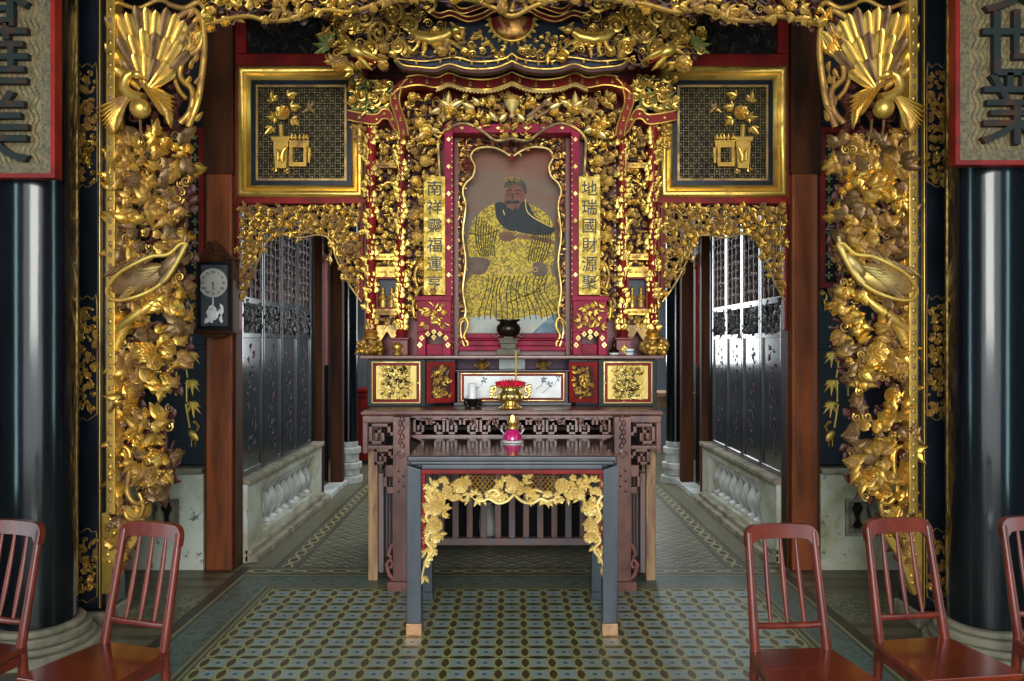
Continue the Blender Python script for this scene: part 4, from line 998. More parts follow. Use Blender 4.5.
    m = F(); m.tube([Q(*p, 4.985) for p in catmull(((410, 312), (418, 290), (424, 285), (428, 270), (420, 262), (414, 274), (417, 288)), 4)], .011, 7)
    m.tube([Q(*p, 4.985) for p in catmull(((412, 300), (414, 318), (422, 308), (426, 300)), 4)], .009, 7); m.build('leaf_scroll', 'gold', t)
    # --- inscribed gilt tablet
    xa, xb = WX(421, 4.97), WX(445.5, 4.97)
    m = F(); m.box(xa+.018, xb, 4.955, 5.02, WZ(295, 4.95), WZ(176, 4.95)); m.build('inscribed_tablet', 'gold_text', t, True, .004)
    gx_ = (xa+xb)/2+.0
    # --- crimson frame
    m = F(); a, b = WX(444.5, 5.0), WX(453, 5.0)
    m.box(a, b, 4.99, 5.1, Zt, WZ(124, 5.0)); m.box(b, 0, 4.992, 5.1, WZ(133, 5.0), WZ(124.2, 5.0)); m.build('crimson_frame', 'magenta', t, True, .003)
    m = F()
    for py in range(140, 350, 27): X, Z = (a+b)/2, WZ(py, 5.0); m.prism([(X-.014, Z), (X, Z-.016), (X+.014, Z), (X, Z+.016)], 4.982, 4.99)
    for py in range(138, 352, 6): m.blob((b-.006, 4.988, WZ(py, 5.0)), .005, .004, .007, 0, 6, 4)
    for px in range(462, 512, 18): X, Z = WX(px, 5), WZ(128.5, 5.0); m.prism([(X-.014, Z), (X, Z-.010), (X+.014, Z), (X, Z+.010)], 4.984, 4.992)
    m.build('frame_studs', 'gold_leaf', t)
    # --- scalloped inner border of the painting
    I5 = 5.16; qq = lambda px, py: (WX(px, I5), WZ(py, I5))
    e2 = [(466, 350), (462, 338), (461, 325), (466, 312), (463, 290), (466, 262), (463, 235), (466, 207), (463, 193), (466, 184), (473, 177), (475, 167), (471, 158), (476, 150), (490, 148), (501, 151), (512, 158)]
    e3 = catmull([qq(*p) for p in e2], 4)
    poly = [qq(452, 350), qq(452, 128), qq(512, 128)]+[qq(*p) for p in e2[::-1]]
    m = F(); br = F(); fill(m, br, poly, .032, I5, rng, .45, .08, .3, depth=.02); m.build('border_carving', gold('reddish_gilt', (.72, .42, .12, 1), lin(120, 50, 30), .42, .62) if not mir else bpy.data.materials['reddish_gilt'], t); br.build('border_stems', 'red_brown', t)
    m = F(); m.tube([(a, I5-.025, b) for a, b in e3], .007, 6); m.build('border_edge', 'gold_leaf', t)
    m = F(); m.tube([qq(a, b)[:1]+(I5-.03,)+qq(a, b)[1:] for a, b in catmull(((460, 350), (456, 338), (458, 325), (465, 318), (468, 326), (464, 336), (468, 344), (463, 350)), 4)], .010, 7); m.build('border_foot_scroll', 'gold_bright', t)
    # --- little crimson altar-stand with arched foot under the tablet
    a, b = WX(417, 4.9), WX(451, 4.9); st = t
    m = F(); m.box(a, b, 4.90, 4.98, WZ(332, 4.9), WZ(300, 4.9)); m.box(a-.012, b+.004, 4.885, 4.99, WZ(301, 4.9), WZ(296, 4.9))
    m.box(a, a+.055, 4.90, 4.98, Zt, WZ(332, 4.9)); m.box(b-.055, b, 4.90, 4.98, Zt, WZ(332, 4.9)); m.box(a+.055, b-.055, 4.95, 4.98, Zt, WZ(344, 4.9)); m.build('crimson_stand', 'magenta', st, True, .004)
    m = F(); fill(m, None, [(a+.03, WZ(328, 4.9)), (b-.03, WZ(328, 4.9)), (b-.03, WZ(304, 4.9)), (a+.03, WZ(304, 4.9))], .034, 4.895, rng, .6, .1, .15, depth=.02); m.build('stand_relief', 'gold_bright', st)
    m = F()
    for px, py in ((420, 345), (422, 338), (428, 334), (434, 332), (440, 334), (446, 338), (448, 345), (434, 337)): X, Z = WX(px, 4.9), WZ(py, 4.9); m.prism([(X-.017, Z), (X, Z-.019), (X+.017, Z), (X, Z+.019)], 4.885, 4.90); m.blob((X, 4.885, Z), .007, .007, .007)
    m.build('stand_diamonds', 'gold_leaf', st)
# text on the tablets
gx_ = (WX(421, 4.97)+.02+WX(445.5, 4.97))/2
glyphs('南祥靈福運亨', gx_, WZ(188, 4.95), 4.952, .105, 'ink', 'inscription', t, .006, pitch=.122, bold=.35)
glyphs('地瑞國財源聚', -gx_, WZ(188, 4.95), 4.952, .105, 'ink', 'inscription', t, .006, pitch=.122, bold=.35)
# crest vase in the middle of the top band
m = MB(); Z = WZ(108, 4.95); m.lathe([(.014, Z-.06), (.022, Z-.045), (.012, Z-.03), (.045, Z+.02), (.05, Z+.045), (.03, Z+.06), (.055, Z+.068), (.05, Z+.075), (.008, Z+.08), (.003, Z+.1)], 0, 4.96, 18); m.build('crest_vase', 'gold_leaf', t)
m = MB(); X, Z = WX(540, 4.95), WZ(108, 4.95); m.tube([(X-.08, 4.94, Z-.06), (X+.05, 4.93, Z+.04)], .012, 7); m.tube([(X-.03, 4.94, Z-.07), (X+.07, 4.93, Z-.01)], .01, 7); m.build('crossed_flutes', 'copper', t)
m = MB()
for a in range(5): m.leaf(0, WZ(158, 5.12), 5.12, a*1.256+PI/2, .03, .012, n=4)
m.build('red_bud', 'red', t)
# crimson steps below the painting, mauve back of the recess
m = MB()
m.box(-.36, .36, 5.10, 5.3, WZ(351, 5.1), WZ(346, 5.1)); m.box(-.36, .36, 5.14, 5.3, WZ(346, 5.1), WZ(340.5, 5.1)); m.box(-.36, .36, 5.12, 5.3, WZ(340.5, 5.1), WZ(338.5, 5.1)); m.box(-.36, .36, 5.18, 5.3, WZ(338.5, 5.1), WZ(333, 5.1))
m.build('crimson_steps', 'magenta', t, True, .005)
# inner niche walls
m = MB(); m.box(-.37, -.355, 5.15, 5.62, Zt, 2.84); m.box(.355, .37, 5.15, 5.62, Zt, 2.84); m.box(-.37, .37, 5.15, 5.62, 2.84, 2.86); m.box(-.37, .37, 5.15, 5.62, Zt, 1.46); m.build('niche_lining', 'red_dark', t)

# ---------------- the painted portrait
PDp = 5.3
t = thing('portrait_painting', 'glazed portrait of a seated bearded man in a gold robe inside the shrine', 'painting', (0, PDp, 1.5))
q = lambda zx, zy: (WX(450+zx/3.32, PDp), WZ(140+zy/3.32, PDp))      # measured on an enlarged view
m = MB(); a, b = q(30, 10), q(385, 660); m.box(a[0], b[0], PDp, PDp+.02, b[1], a[1])
def canvas():
    m_, nt, b_ = new_mat('painted_sky'); g = nt.nodes.new('ShaderNodeNewGeometry'); sp = nt.nodes.new('ShaderNodeSeparateXYZ'); nt.links.new(g.outputs[0], sp.inputs[0])
    z = ramp(nt, sp.outputs[2], 2.55, 2.85); n_ = ramp(nt, noise(nt, coords(nt, (1, 1, 2)), 5, 4), .35, .7)
    nt.links.new(mixc((z*.8+n_*.4), lin(122, 108, 90), lin(142, 66, 38)), b_.inputs[0]); b_.inputs['Roughness'].default_value = .6
    return m_
m.build('canvas', canvas(), t)
cnt = [0]
def patch(name, pts, mat, lift, smooth=True, mirror=False):
    cc = catmull([q(*p) for p in pts+[pts[0]]], 4)[:-1] if smooth else [q(*p) for p in pts]
    m = MB(); m.prism(cc, PDp-lift, PDp+.001); return m.build(name, mat, t, False)
patch('pale_ground', [(50, 545), (110, 560), (200, 590), (300, 585), (365, 560), (372, 650), (45, 650)], 'pale_paint', .001, False)
patch('robe', [(78, 262), (110, 232), (150, 212), (200, 230), (250, 212), (300, 230), (338, 270), (348, 330), (345, 400), (335, 432), (356, 470), (364, 530), (352, 575), (300, 590), (230, 600), (160, 620), (90, 632), (62, 600), (50, 540), (50, 480), (88, 432), (66, 400), (58, 350), (66, 300)], 'olive', .002)
patch('robe_hem', [(70, 590), (130, 585), (200, 600), (280, 580), (300, 600), (230, 640), (60, 645)], 'pale_paint', .003)
patch('blue_hill', [(270, 645), (300, 615), (330, 590), (360, 570), (366, 645)], 'blue_paint', .004, False)
patch('sleeve', [(62, 392), (90, 388), (130, 400), (118, 440), (84, 446), (62, 430)], 'brown_paint', .003)
patch('sleeve', [(276, 408), (300, 404), (322, 420), (318, 446), (290, 452), (272, 438)], 'brown_paint', .003)
patch('hand', [(160, 312), (180, 304), (215, 308), (225, 320), (205, 334), (170, 334)], 'skin_paint', .004)
patch('sash_ribbon', [(222, 308), (260, 316), (320, 326), (346, 336), (340, 346), (290, 334), (230, 326)], 'skin_paint', .003)
patch('face', [(186, 168), (196, 152), (222, 146), (244, 152), (250, 180), (244, 212), (225, 236), (204, 240), (186, 226), (180, 196)], 'face_paint', .004)
patch('beard', [(150, 210), (168, 206), (186, 214), (192, 226), (214, 216), (226, 232), (240, 206), (262, 214), (280, 250), (310, 276), (346, 290), (344, 306), (320, 316), (270, 314), (230, 306), (196, 300), (168, 280), (152, 250)], 'beard_paint', .005)
patch('moustache', [(182, 208), (196, 200), (206, 204), (218, 200), (234, 208), (220, 212), (206, 210), (192, 213)], 'beard_paint', .007)
patch('mouth', [(192, 222), (206, 216), (218, 224), (206, 234)], 'face_paint', .006)
patch('cap', [(178, 160), (186, 138), (206, 126), (232, 130), (250, 146), (256, 170), (250, 178), (236, 156), (210, 148), (190, 156)], 'cap_paint', .005)
m = MB()
for zx in (196, 224): a = q(zx, 178); m.blob((a[0], PDp-.005, a[1]), .010, .002, .004)
for zx in (196, 226): m.tube([(q(zx-10, 170)[0], PDp-.005, q(zx-10, 170)[1]), (q(zx+10, 166)[0], PDp-.005, q(zx+10, 166)[1])], .0025, 4)
m.tube([(q(208, 178)[0], PDp-.005, q(208, 178)[1]), (q(206, 200)[0], PDp-.006, q(206, 200)[1])], .002, 4); m.build('eyes_and_brows', 'ink', t)
m = MB(); r_ = random.Random(6)
def stroke(pts, r=.003): m.tube([(q(*p)[0], PDp-.004, q(*p)[1]) for p in catmull(pts, 3)], r, 4)
for k in range(15): z0_ = 130+k*14; stroke([(z0_, 450), (z0_-14+r_.uniform(-8, 8), 500), (z0_-30+k*4, 560), (z0_-34+k*5, 596)])
for k in range(9): stroke([(90+k*8, 250+k*6), (84+k*9, 300), (90+k*7, 350), (100+k*6, 385)])
for k in range(8): stroke([(330-k*9, 270+k*8), (334-k*8, 320), (326-k*9, 370), (310-k*7, 404)])
stroke([(64, 310), (110, 316), (160, 300)]); stroke([(200, 480), (250, 520), (320, 470)]); stroke([(190, 540), (240, 520), (300, 500)])
m.build('robe_folds', 'fold_paint', t)
m = MB()
for k in range(8): a = q(136+k*21, 430+5*math.sin(k*.9)+8*math.sin(PI*k/7)); m.tube([(a[0]+.018*math.cos(e*PI/6), PDp-.006, a[1]+.014*math.sin(e*PI/6)) for e in range(13)], .0035, 5)
for k in range(3): a = q(185+k*20, 132-4*(k == 1)); m.tube([(a[0]+.012*math.cos(e*PI/4), PDp-.007, a[1]+.012*math.sin(e*PI/4)) for e in range(9)], .003, 4)
for pts in (((176, 232), (182, 250)), ((250, 196), (258, 240), (300, 272), (340, 290)), ((214, 318), (226, 310), (218, 304), (208, 312))):
    m.tube([(q(*p)[0], PDp-.007, q(*p)[1]) for p in catmull(pts, 4)], .004, 5)
m.build('belt_and_jewels', 'gold_leaf', t)
# ================================================================== CABINETS ON THE ALTAR TABLE
AT = 1.06      # altar table height
for mir in (1, 0):
    F = (lambda: MB()) if not mir else (lambda: MB(lambda p: (-p[0], p[1], p[2]), True))
    SD = 'left' if mir else 'right'; rng = random.Random(71+mir)
    t = thing('offering_cabinet', 'cabinet with cream gilt relief door and red wing panel, '+SD+' end of altar', 'cabinet', (-.7 if mir else .7, 5.1, AT), 'gilt offering cabinets')
    x0, x1 = WX(602, 4.85), WX(653.5, 4.85); z1 = 1.3585; d = 4.86
    m = F(); m.box(x0-.015, x1+.02, d+.02, 5.6, AT, z1); m.box(x0-.02, x0+.012, d, 5.0, AT, z1-.001); m.box(x1-.006, x1+.022, d, 5.0, AT, z1-.001); m.box(x0, x1, d+.001, 5.0, AT, AT+.022); m.box(x0, x1, d+.001, 5.0, z1-.014, z1-.0005)
    m.box(x1+.0205, x1+.03, d+.04, 5.5, AT+.05, z1-.05); m.build('body', 'black_matt', t, True, .003)
    m = F(); frame_rect(m, x0+.012, x1-.006, AT+.022, z1-.014, [(0, d+.02), (0, d-.002), (.006, d-.004), (.007, d+.004)]); m.build('gilt_line', 'gold_leaf', t)
    m = F(); frame_rect(m, x0+.018, x1-.012, AT+.028, z1-.02, [(0, d+.02), (0, d-.002), (.016, d-.004), (.02, d+.008)]); dr = m.build('door', 'red', t)
    m = F(); m.box(x0+.03, x1-.024, d+.008, d+.018, AT+.04, z1-.032); m.build('door_panel', 'cream_gilt', dr)
    m = F(); xa, xb = x0+.075, x1-.065
    m.box(xa, xb, d+.004, d+.0079, AT+.045, z1-.037); m.build('relief_ground', 'gold_text', dr)
    m = F()
    for k in range(90):
        X = rng.uniform(xa+.01, xb-.01); Z = rng.uniform(AT+.055, z1-.05); a = rng.uniform(0, 6); m.tube([(X, d-.003, Z), (X+.014*math.cos(a), d-.004, Z+.014*math.sin(a)), (X+.022*math.cos(a+.9), d-.003, Z+.022*math.sin(a+.9))], .0026, 4)
    m.build('dark_engraving', 'ink', dr)
    m = F(); fill(m, None, [(xa, AT+.045), (xb, AT+.045), (xb, z1-.037), (xa, z1-.037)], .022, d+.006, rng, .55, .0, .25, depth=.004); m.build('gilt_relief', 'gold_leaf', dr)
    m = F(); m.blob(((x0+.024), d-.008, (AT+z1)/2), .007, .007, .010); m.build('knob', 'brass', dr)
    # splayed red wing panel beside it
    a0, a1 = WX(569, 4.98), WX(600, 4.88)
    m = F(); m.hprism([(a0, 4.98), (a1-.004, 4.885), (a1-.004, 5.3), (a0, 5.3)], AT, z1-.002); m.build('wing_body', 'black', t, True, .003)
    # the panel: placed on the splayed face
    ux, uy = a1-.004-a0, 4.885-4.98; L = math.hypot(ux, uy); ux /= L; uy /= L
    def wx(p, ux=ux, uy=uy): return (a0+p[0]*ux+(5.0-p[1])*uy*1.0, 4.98+p[0]*uy-(5.0-p[1])*ux, p[2])
    G = MB(wx if not mir else (lambda p: (lambda v: (-v[0], v[1], v[2]))(wx(p))), bool(mir))
    frame_rect(G, .006, L-.006, AT+.02, z1-.015, [(0, 5.0), (0, 4.985), (.03, 4.985), (.034, 4.993)]); w_ = G.build('wing_panel_frame', 'red', t)
    G = MB(G.xf, bool(mir)); G.box(.035, L-.035, 4.992, 4.999, AT+.05, z1-.045); G.build('wing_panel', 'red_brown', w_)
    G = MB(G.xf, bool(mir)); fill(G, None, [(.05, AT+.05), (L-.05, AT+.05), (L-.05, z1-.045), (.05, z1-.045)], .03, 4.992, rng, .6, .1, .15, depth=.012); G.build('wing_relief', 'gold', w_)
# low central display box with white painted panel
t = thing('low_display_box', 'low black and red box with a white painted panel in the middle of the altar', 'box', (0, 5.05, AT))
a, b = WX(457, 4.95), WX(568, 4.95); zt = WZ(370, 4.95)
m = MB(); m.box(a, b, 4.96, 5.249, AT, zt-.012); m.box(a-.012, b+.012, 4.945, 5.249, zt-.0118, zt); m.box(a, a+.02, 4.945, 4.97, AT, zt-.012); m.box(b-.02, b, 4.945, 4.97, AT, zt-.012); m.box(a-.02, b+.02, 4.93, 5.0, AT, AT+.02); m.build('body', 'black', t, True, .003)
m = MB(); frame_rect(m, a+.02, b-.02, AT+.025, zt-.014, [(0, 4.97), (0, 4.945), (.005, 4.942), (.022, 4.946), (.026, 4.955)]); m.build('red_border', 'red', t)
m = MB(); frame_rect(m, a+.026, b-.026, AT+.031, zt-.02, [(0, 4.95), (0, 4.940), (.004, 4.940), (.004, 4.95)]); m.build('gilt_line', 'gold_leaf', t)
m = MB(); m.box(a+.045, b-.045, 4.953, 4.96, AT+.05, zt-.038); m.build('white_panel', 'white', t)
m = MB(); rg = random.Random(5)
for (px, py, n_) in ((544, 380, 7), (550, 384, 5), (484, 380, 4), (474, 388, 4), (558, 378, 3)):
    for k in range(n_): a_ = k*6.28/n_+rg.random(); m.leaf(WX(px, 4.95)+.004*math.cos(a_), WZ(py, 4.95)+.004*math.sin(a_), 4.9528, a_, .022, .006, .001, n=4)
    m.tube([(WX(px, 4.95), 4.953, WZ(py, 4.95)), (WX(px-3, 4.95), 4.953, WZ(py+6, 4.95)), (WX(px-8, 4.95), 4.953, WZ(py+9, 4.95))], .0018, 4)
m.build('ink_painting', 'blue_paint', t)
m = MB(); m.box(-.37, .37, 5.25, 5.29, AT, 1.359); 
tag(m.build('recess_board', 'purple', None), 'mauve painted board behind the small gilt ornaments in the altar recess', 'board')
for k, px in enumerate((482, 543)):
    m = MB(); X = WX(px, 5.15); Zb = zt
    m.lathe([(.03, Zb), (.034, Zb+.01), (.02, Zb+.02), (.03, Zb+.04), (.02, Zb+.055), (.008, Zb+.06), (.01, Zb+.07), (.002, Zb+.08)], X, 5.12, 12)
    o = tag(m.build('gilt_ornament', 'gold', None), 'small gilt ornament on the low box, '+('left' if k == 0 else 'right')+' of the pale block', 'ornament', 'gilt ornaments on the low box')
    m = MB()
    for s_ in (-1, 1): m.spiral(X+s_*.036, Zb+.03, 5.12, .018, 0, 1.3, s_, .005, 12)
    m.build('side_scroll', 'gold', o)
m = MB(); m.box(WX(499, 5.2), WX(525, 5.2), 5.14, 5.24, zt, 1.3598); tag(m.build('pale_block', 'white_stone', None, True, .004), 'plain pale grey block standing on the low box under the bronze censer', 'block')
# front lip of the shrine floor carrying the censer
t = thing('bronze_censer', 'dark bronze censer pot with flared rim on a small stepped stand before the portrait', 'censer', (0, 5.0, 1.385))
X = WX(508.5, 5.0); g = lambda py: WZ(py, 5.0)
m = MB(); m.lathe([(.03, g(337)), (.05, g(336)), (.075, g(332)), (.080, g(328)), (.07, g(325)), (.055, g(323)), (.06, g(321.5)), (.078, g(320.5)), (.078, g(319.5)), (.06, g(320)), (.05, g(324))], X, 5.0, 28); m.build('bowl', 'bronze', t)
for s_ in (-1, 1):
    m = MB(); m.tube([(X+s_*.06, 5.0, g(335)), (X+s_*.085, 5.0, g(337)), (X+s_*.10, 5.0, g(334))], .006, 6); m.build('handle', 'bronze', t)
m = MB(); m.box(X-.06, X+.06, 4.95, 5.05, g(343.5), g(340)); m.box(X-.07, X+.07, 4.94, 5.06, g(340), g(338.5)); m.box(X-.075, X+.075, 4.93, 5.07, 1.3852, g(349)); m.box(X-.05, X+.05, 4.96, 5.04, g(349), g(343.5)); m.box(X-.03, X+.03, 4.97, 5.03, g(338.5), g(336.5)); m.build('stand', 'stone', t, True, .006)
# brass urn with lotus on the altar table
t = thing('brass_urn', 'polished brass two-handled urn holding pink-red petals on the altar table edge', 'urn', (0, 4.72, AT))
X = WX(510.5, 4.72); U = 4.72/FOC; zz = lambda k: AT+k*U
m = MB(); m.lathe([(11*U, zz(0)), (12*U, zz(.6)), (11*U, zz(2)), (8*U, zz(3)), (7*U, zz(5)), (12*U, zz(8)), (13.5*U, zz(12)), (13*U, zz(15)), (10*U, zz(18)), (10*U, zz(20)), (13*U, zz(22)), (13.4*U, zz(22.7)), (12.6*U, zz(22.4)), (9*U, zz(20)), (9*U, zz(18))], X, 4.72, 36); m.build('bowl', 'brass', t)
for s_ in (-1, 1):
    m = MB(); m.tube([(X+s_*a*U, 4.72, zz(b)) for a, b in catmull(((12, 12), (16, 11), (19, 14), (18, 20), (15, 22), (15, 18), (17, 16)), 4)], .009, 8)
    for k in range(4): m.leaf(X+s_*17*U, zz(13+k*3), 4.712, (0 if s_ > 0 else PI)+.4, .03, .01, n=4)
    m.build('handle', 'brass', t)
m = MB()
for a in range(12): m.blob((X+13.4*U*math.cos(a*PI/6), 4.72+13.4*U*math.sin(a*PI/6), zz(12)), .010, .010, .013)
m.build('bosses', 'gold_leaf', t)
m = MB(); rg = random.Random(2)
for k in range(16):
    a = PI*k/15*1.0; xx = X+math.cos(a)*9*U; m.leaf(xx*.5+X*.5+math.cos(a)*4*U, zz(21), 4.70+.02*rg.random(), PI/2+(math.cos(a)*-.9), .055, .016, .01, curl=.3, n=5)
tag(m.build('lotus_petals', 'lotus', None), 'bunch of pink-red petals standing in the brass urn', 'flower')
m = MB(); m.tube([(WX(516, 4.7), 4.73, zz(17)), (WX(516, 4.7), 4.73, WZ(351, 4.7))], .005, 6); tag(m.build('incense_stick', 'yellow', None), 'yellow incense stick upright in the brass urn', 'incense')
# white cup / candle holder at the left of it
t = thing('candle_holder', 'white candle in a silvery openwork glass holder at the left on the altar', 'candle holder', (WX(474, 4.75), 4.75, AT))
m = MB(); X = WX(473, 4.75); m.lathe([(.05, AT), (.05, AT+.01), (.03, AT+.015), (.034, AT+.03), (.05, AT+.05), (.052, AT+.06)], X, 4.75, 20)
for a in range(10): m.tube([(X+.05*math.cos(a*.628), 4.75+.05*math.sin(a*.628), AT+.012), (X+.056*math.cos(a*.628+.3), 4.75+.056*math.sin(a*.628+.3), AT+.035), (X+.05*math.cos(a*.628+.6), 4.75+.05*math.sin(a*.628+.6), AT+.058)], .004, 5)
m.build('holder', 'bronze', t)
m = MB(); m.lathe([(.026, AT+.02), (.026, AT+.15), (.02, AT+.155)], X-.005, 4.75, 16); m.build('candle', 'white', t)
# small vases at the right end of the shrine base
t = thing('small_vase', 'small dark bottle-shaped vase at the right foot of the shrine', 'vase', (.67, 4.93, 1.385))
m = MB(); X = WX(614, 4.92); m.lathe([(.02, 1.386), (.03, 1.392), (.034, 1.41), (.02, 1.425), (.012, 1.44), (.012, 1.47), (.017, 1.475)], X, 4.91, 16); m.build('body', 'bronze', t)
m = MB(); m.lathe([(.021, 1.3855), (.033, 1.393), (.035, 1.400)], X, 4.91, 16); m.build('pale_foot', 'white', t)
t = thing('porcelain_cup', 'small white cup with blue band, right of the small dark vase', 'cup', (.74, 4.88, 1.385))
X = WX(629, 4.9); m = MB(); m.lathe([(.02, 1.3855), (.028, 1.395), (.03, 1.425), (.026, 1.425), (.02, 1.40)], X, 4.885, 16); m.build('body', 'white', t)
m = MB(); m.lathe([(.0298, 1.402), (.0308, 1.408), (.0304, 1.414)], X, 4.885, 16, cap=False); m.build('blue_band', 'blue_paint', t)
m = MB(); X = WX(398, 4.9); m.lathe([(.025, 1.3855), (.028, 1.40), (.018, 1.41), (.03, 1.43), (.03, 1.45), (.02, 1.46), (.004, 1.47)], X, 4.865, 12); tag(m.build('gilt_finial', 'gold', None), 'small gilt finial pot at the left foot of the shrine', 'ornament')

# ================================================================== ALTAR TABLE (rosewood)
t = thing('altar_table', 'large reddish rosewood altar table with fretwork apron and slatted rails', 'table', (0, 5.0, 0))
H = .885
m = MB(); m.box(-.895, .895, 4.60, 5.62, AT-.035, AT-.0005); m.box(-.905, .905, 4.585, 5.62, AT-.028, AT-.008); m.build('tabletop', 'rosewood', t, True, .006)
m = MB(); m.hprism([(-.525, 4.431), (.525, 4.431), (.60, 4.62), (.60, 5.0), (-.60, 5.0), (-.60, 4.62)], .870, .897); m.build('inner_shelf', 'rosewood_top', t, True, .004)
def fret(m, x0, x1, z0, z1, y0, y1, w=.014, rng=None):
    """angular meander scroll inside a cell"""
    W_, H_ = x1-x0, z1-z0
    pts = [(x0, z0+H_*.5), (x0+W_*.12, z0+H_*.5), (x0+W_*.12, z1-H_*.12), (x1-W_*.12, z1-H_*.12), (x1-W_*.12, z0+H_*.12), (x0+W_*.38, z0+H_*.12), (x0+W_*.38, z0+H_*.6), (x0+W_*.64, z0+H_*.6), (x0+W_*.64, z0+H_*.36)]
    for (a, b), (c, d) in zip(pts, pts[1:]):
        m.box(min(a, c)-w/2, max(a, c)+w/2, y0, y1, min(b, d)-w/2, max(b, d)+w/2)
m = MB()
for k in range(12):
    x0 = -.60+k*.1; 
    if k % 2: fret(m, x0, x0+.1, .905, 1.02, 4.63, 4.66)
    else:
        G = MB(lambda p, c=x0+.05: (2*c-p[0], p[1], p[2]), True); fret(G, x0, x0+.1, .905, 1.02, 4.63, 4.66); m.add(G.v, G.f)
m.box(-.62, .62, 4.625, 4.665, .8975, .908); m.box(-.62, .62, 4.625, 4.665, 1.012, 1.0248)
m.build('fret_apron', 'rosewood', t)
m = MB(); rg = random.Random(8)
for k in range(9):
    X = -.52+k*.13; m.leaf(X, 1.0, 4.63, rg.uniform(2.5, 3.8), .05, .013, bend=1, n=5); m.leaf(X+.02, .98, 4.63, rg.uniform(-.6, .6), .05, .013, bend=-1, n=5); m.spiral(X+.03, .99, 4.625, .022, 1, 1.3, 1, .006, 12)
m.build('apron_leaves', 'rosewood', t)
for mir in (1, 0):
    F = (lambda: MB()) if not mir else (lambda: MB(lambda p: (-p[0], p[1], p[2]), True))
    x0, x1 = .605, .705
    m = F(); m.box(x0, x1, 4.545, 4.645, .05, 1.0248); m.box(x0+.012, x1-.012, 4.538, 4.545, .12, .80)
    lg = m.build('carved_leg', 'rosewood', t, True, .008)
    m = F(); rg = random.Random(9)
    for k in range(7): m.leaf((x0+x1)/2+(.015 if k % 2 else -.015), .84+k*.026, 4.544, PI/2+(.7 if k % 2 else -.7), .05, .016, .010, bend=(-.8 if k % 2 else .8), n=6)
    m.spiral((x0+x1)/2, .80, 4.54, .03, 0, 1.5, 1, .007, 14); m.build('leaf_carving', 'rosewood', lg)
    m = F()
    for k in range(5): m.box(x0+.03, x1-.03, 4.534, 4.538, .58+k*.03, .59+k*.03); m.box(x0+.03 if k % 2 else x1-.04, x0+.04 if k % 2 else x1-.03, 4.534, 4.538, .58+k*.03, .61+k*.03)
    m.build('meander_carving', 'rosewood', lg)
    m = F(); m.box(x0-.01, x1+.03, 4.53, 4.66, 0, .05); m.tube([(x1, 4.59, .05), (x1+.03, 4.59, .08), (x1+.045, 4.59, .14), (x1+.02, 4.59, .17), (x1+.005, 4.59, .14), (x1+.02, 4.59, .12)], .014, 8); m.tube([(x1-.01, 4.59, .28), (x1+.02, 4.59, .24), (x1+.035, 4.59, .2), (x1+.015, 4.59, .18)], .012, 8); m.build('scrolled_foot', surf('worn_rosewood_foot', lin(134, 84, 78), lin(98, 56, 50), .45, 0, 9, bmp=.2) if mir else bpy.data.materials['worn_rosewood_foot'], lg, True)
    # worn pale corner post
    m = F(); m.box(.825, .885, 4.72, 4.78, 0, 1.0248); m.build('corner_post', 'worn_wood', t, True, .006)
    # fretwork bracket between leg and corner
    m = F(); y0, y1 = 4.60, 4.63
    m.box(.705, .895, y0, y1, .985, 1.0245); m.box(.865, .895, y0, y1, .80, .985)
    fret(m, .72, .865, .85, .985, y0, y1, .022); m.box(.705, .865, y0, y1, .825, .848)
    fret(m, .72, .83, .73, .83, y0, y1, .02); m.box(.71, .76, y0, y1, .66, .73); m.box(.75, .77, y0, y1, .60, .66); m.box(.71, .75, y0, y1, .56, .60)
    m.build('fret_bracket', 'rosewood', t, True, .003)
    # side rail with slats running back
    m = F()
    rail = lambda z0, z1: m.hprism([(.80, 4.75), (.845, 4.78), (.80, 5.5), (.76, 5.5)], z0, z1)
    rail(.60, .645); rail(.05, .09)
    m.box(.795, .84, 4.755, 4.80, .04, .655)
    for k in range(7): f = (k+1)/8; X = .82-.04*f; Y = 4.78+f*.68; m.box(X-.012, X+.012, Y-.018, Y+.018, .09, .60)
    m.build('side_rail', 'grey_slat', t, True, .004)
m = MB(); Y = 5.45; m.box(-.80, .80, Y-.03, Y+.03, .035, .085); m.box(-.80, .80, Y-.025, Y+.025, .56, .60); m.build('back_rail', 'grey_slat', t, True, .004)
for k in range(15):
    X = -.70+k*.1; m = MB(); m.box(X-.022, X+.022, Y-.012, Y+.012, .085, .56); m.build('slat', 'grey_slat' if k % 2 else 'rosewood', t, True, .003)
m = MB(); m.box(-.8, .8, 5.58, 5.60, .36, .86); m.build('back_board', surf('brown_pale_board', lin(126, 98, 82), lin(92, 66, 54), .5, 0, 6), t)
# store of pale and dark things seen between the slats
m = MB(); m.lathe([(.05, 0), (.055, .02), (.065, .14), (.055, .24), (.035, .28), (.04, .30)], -.18, 5.65, 20)
tag(m.build('pale_jar', 'white_stone', None), 'pale jar standing on the floor behind the slats under the altar', 'jar')

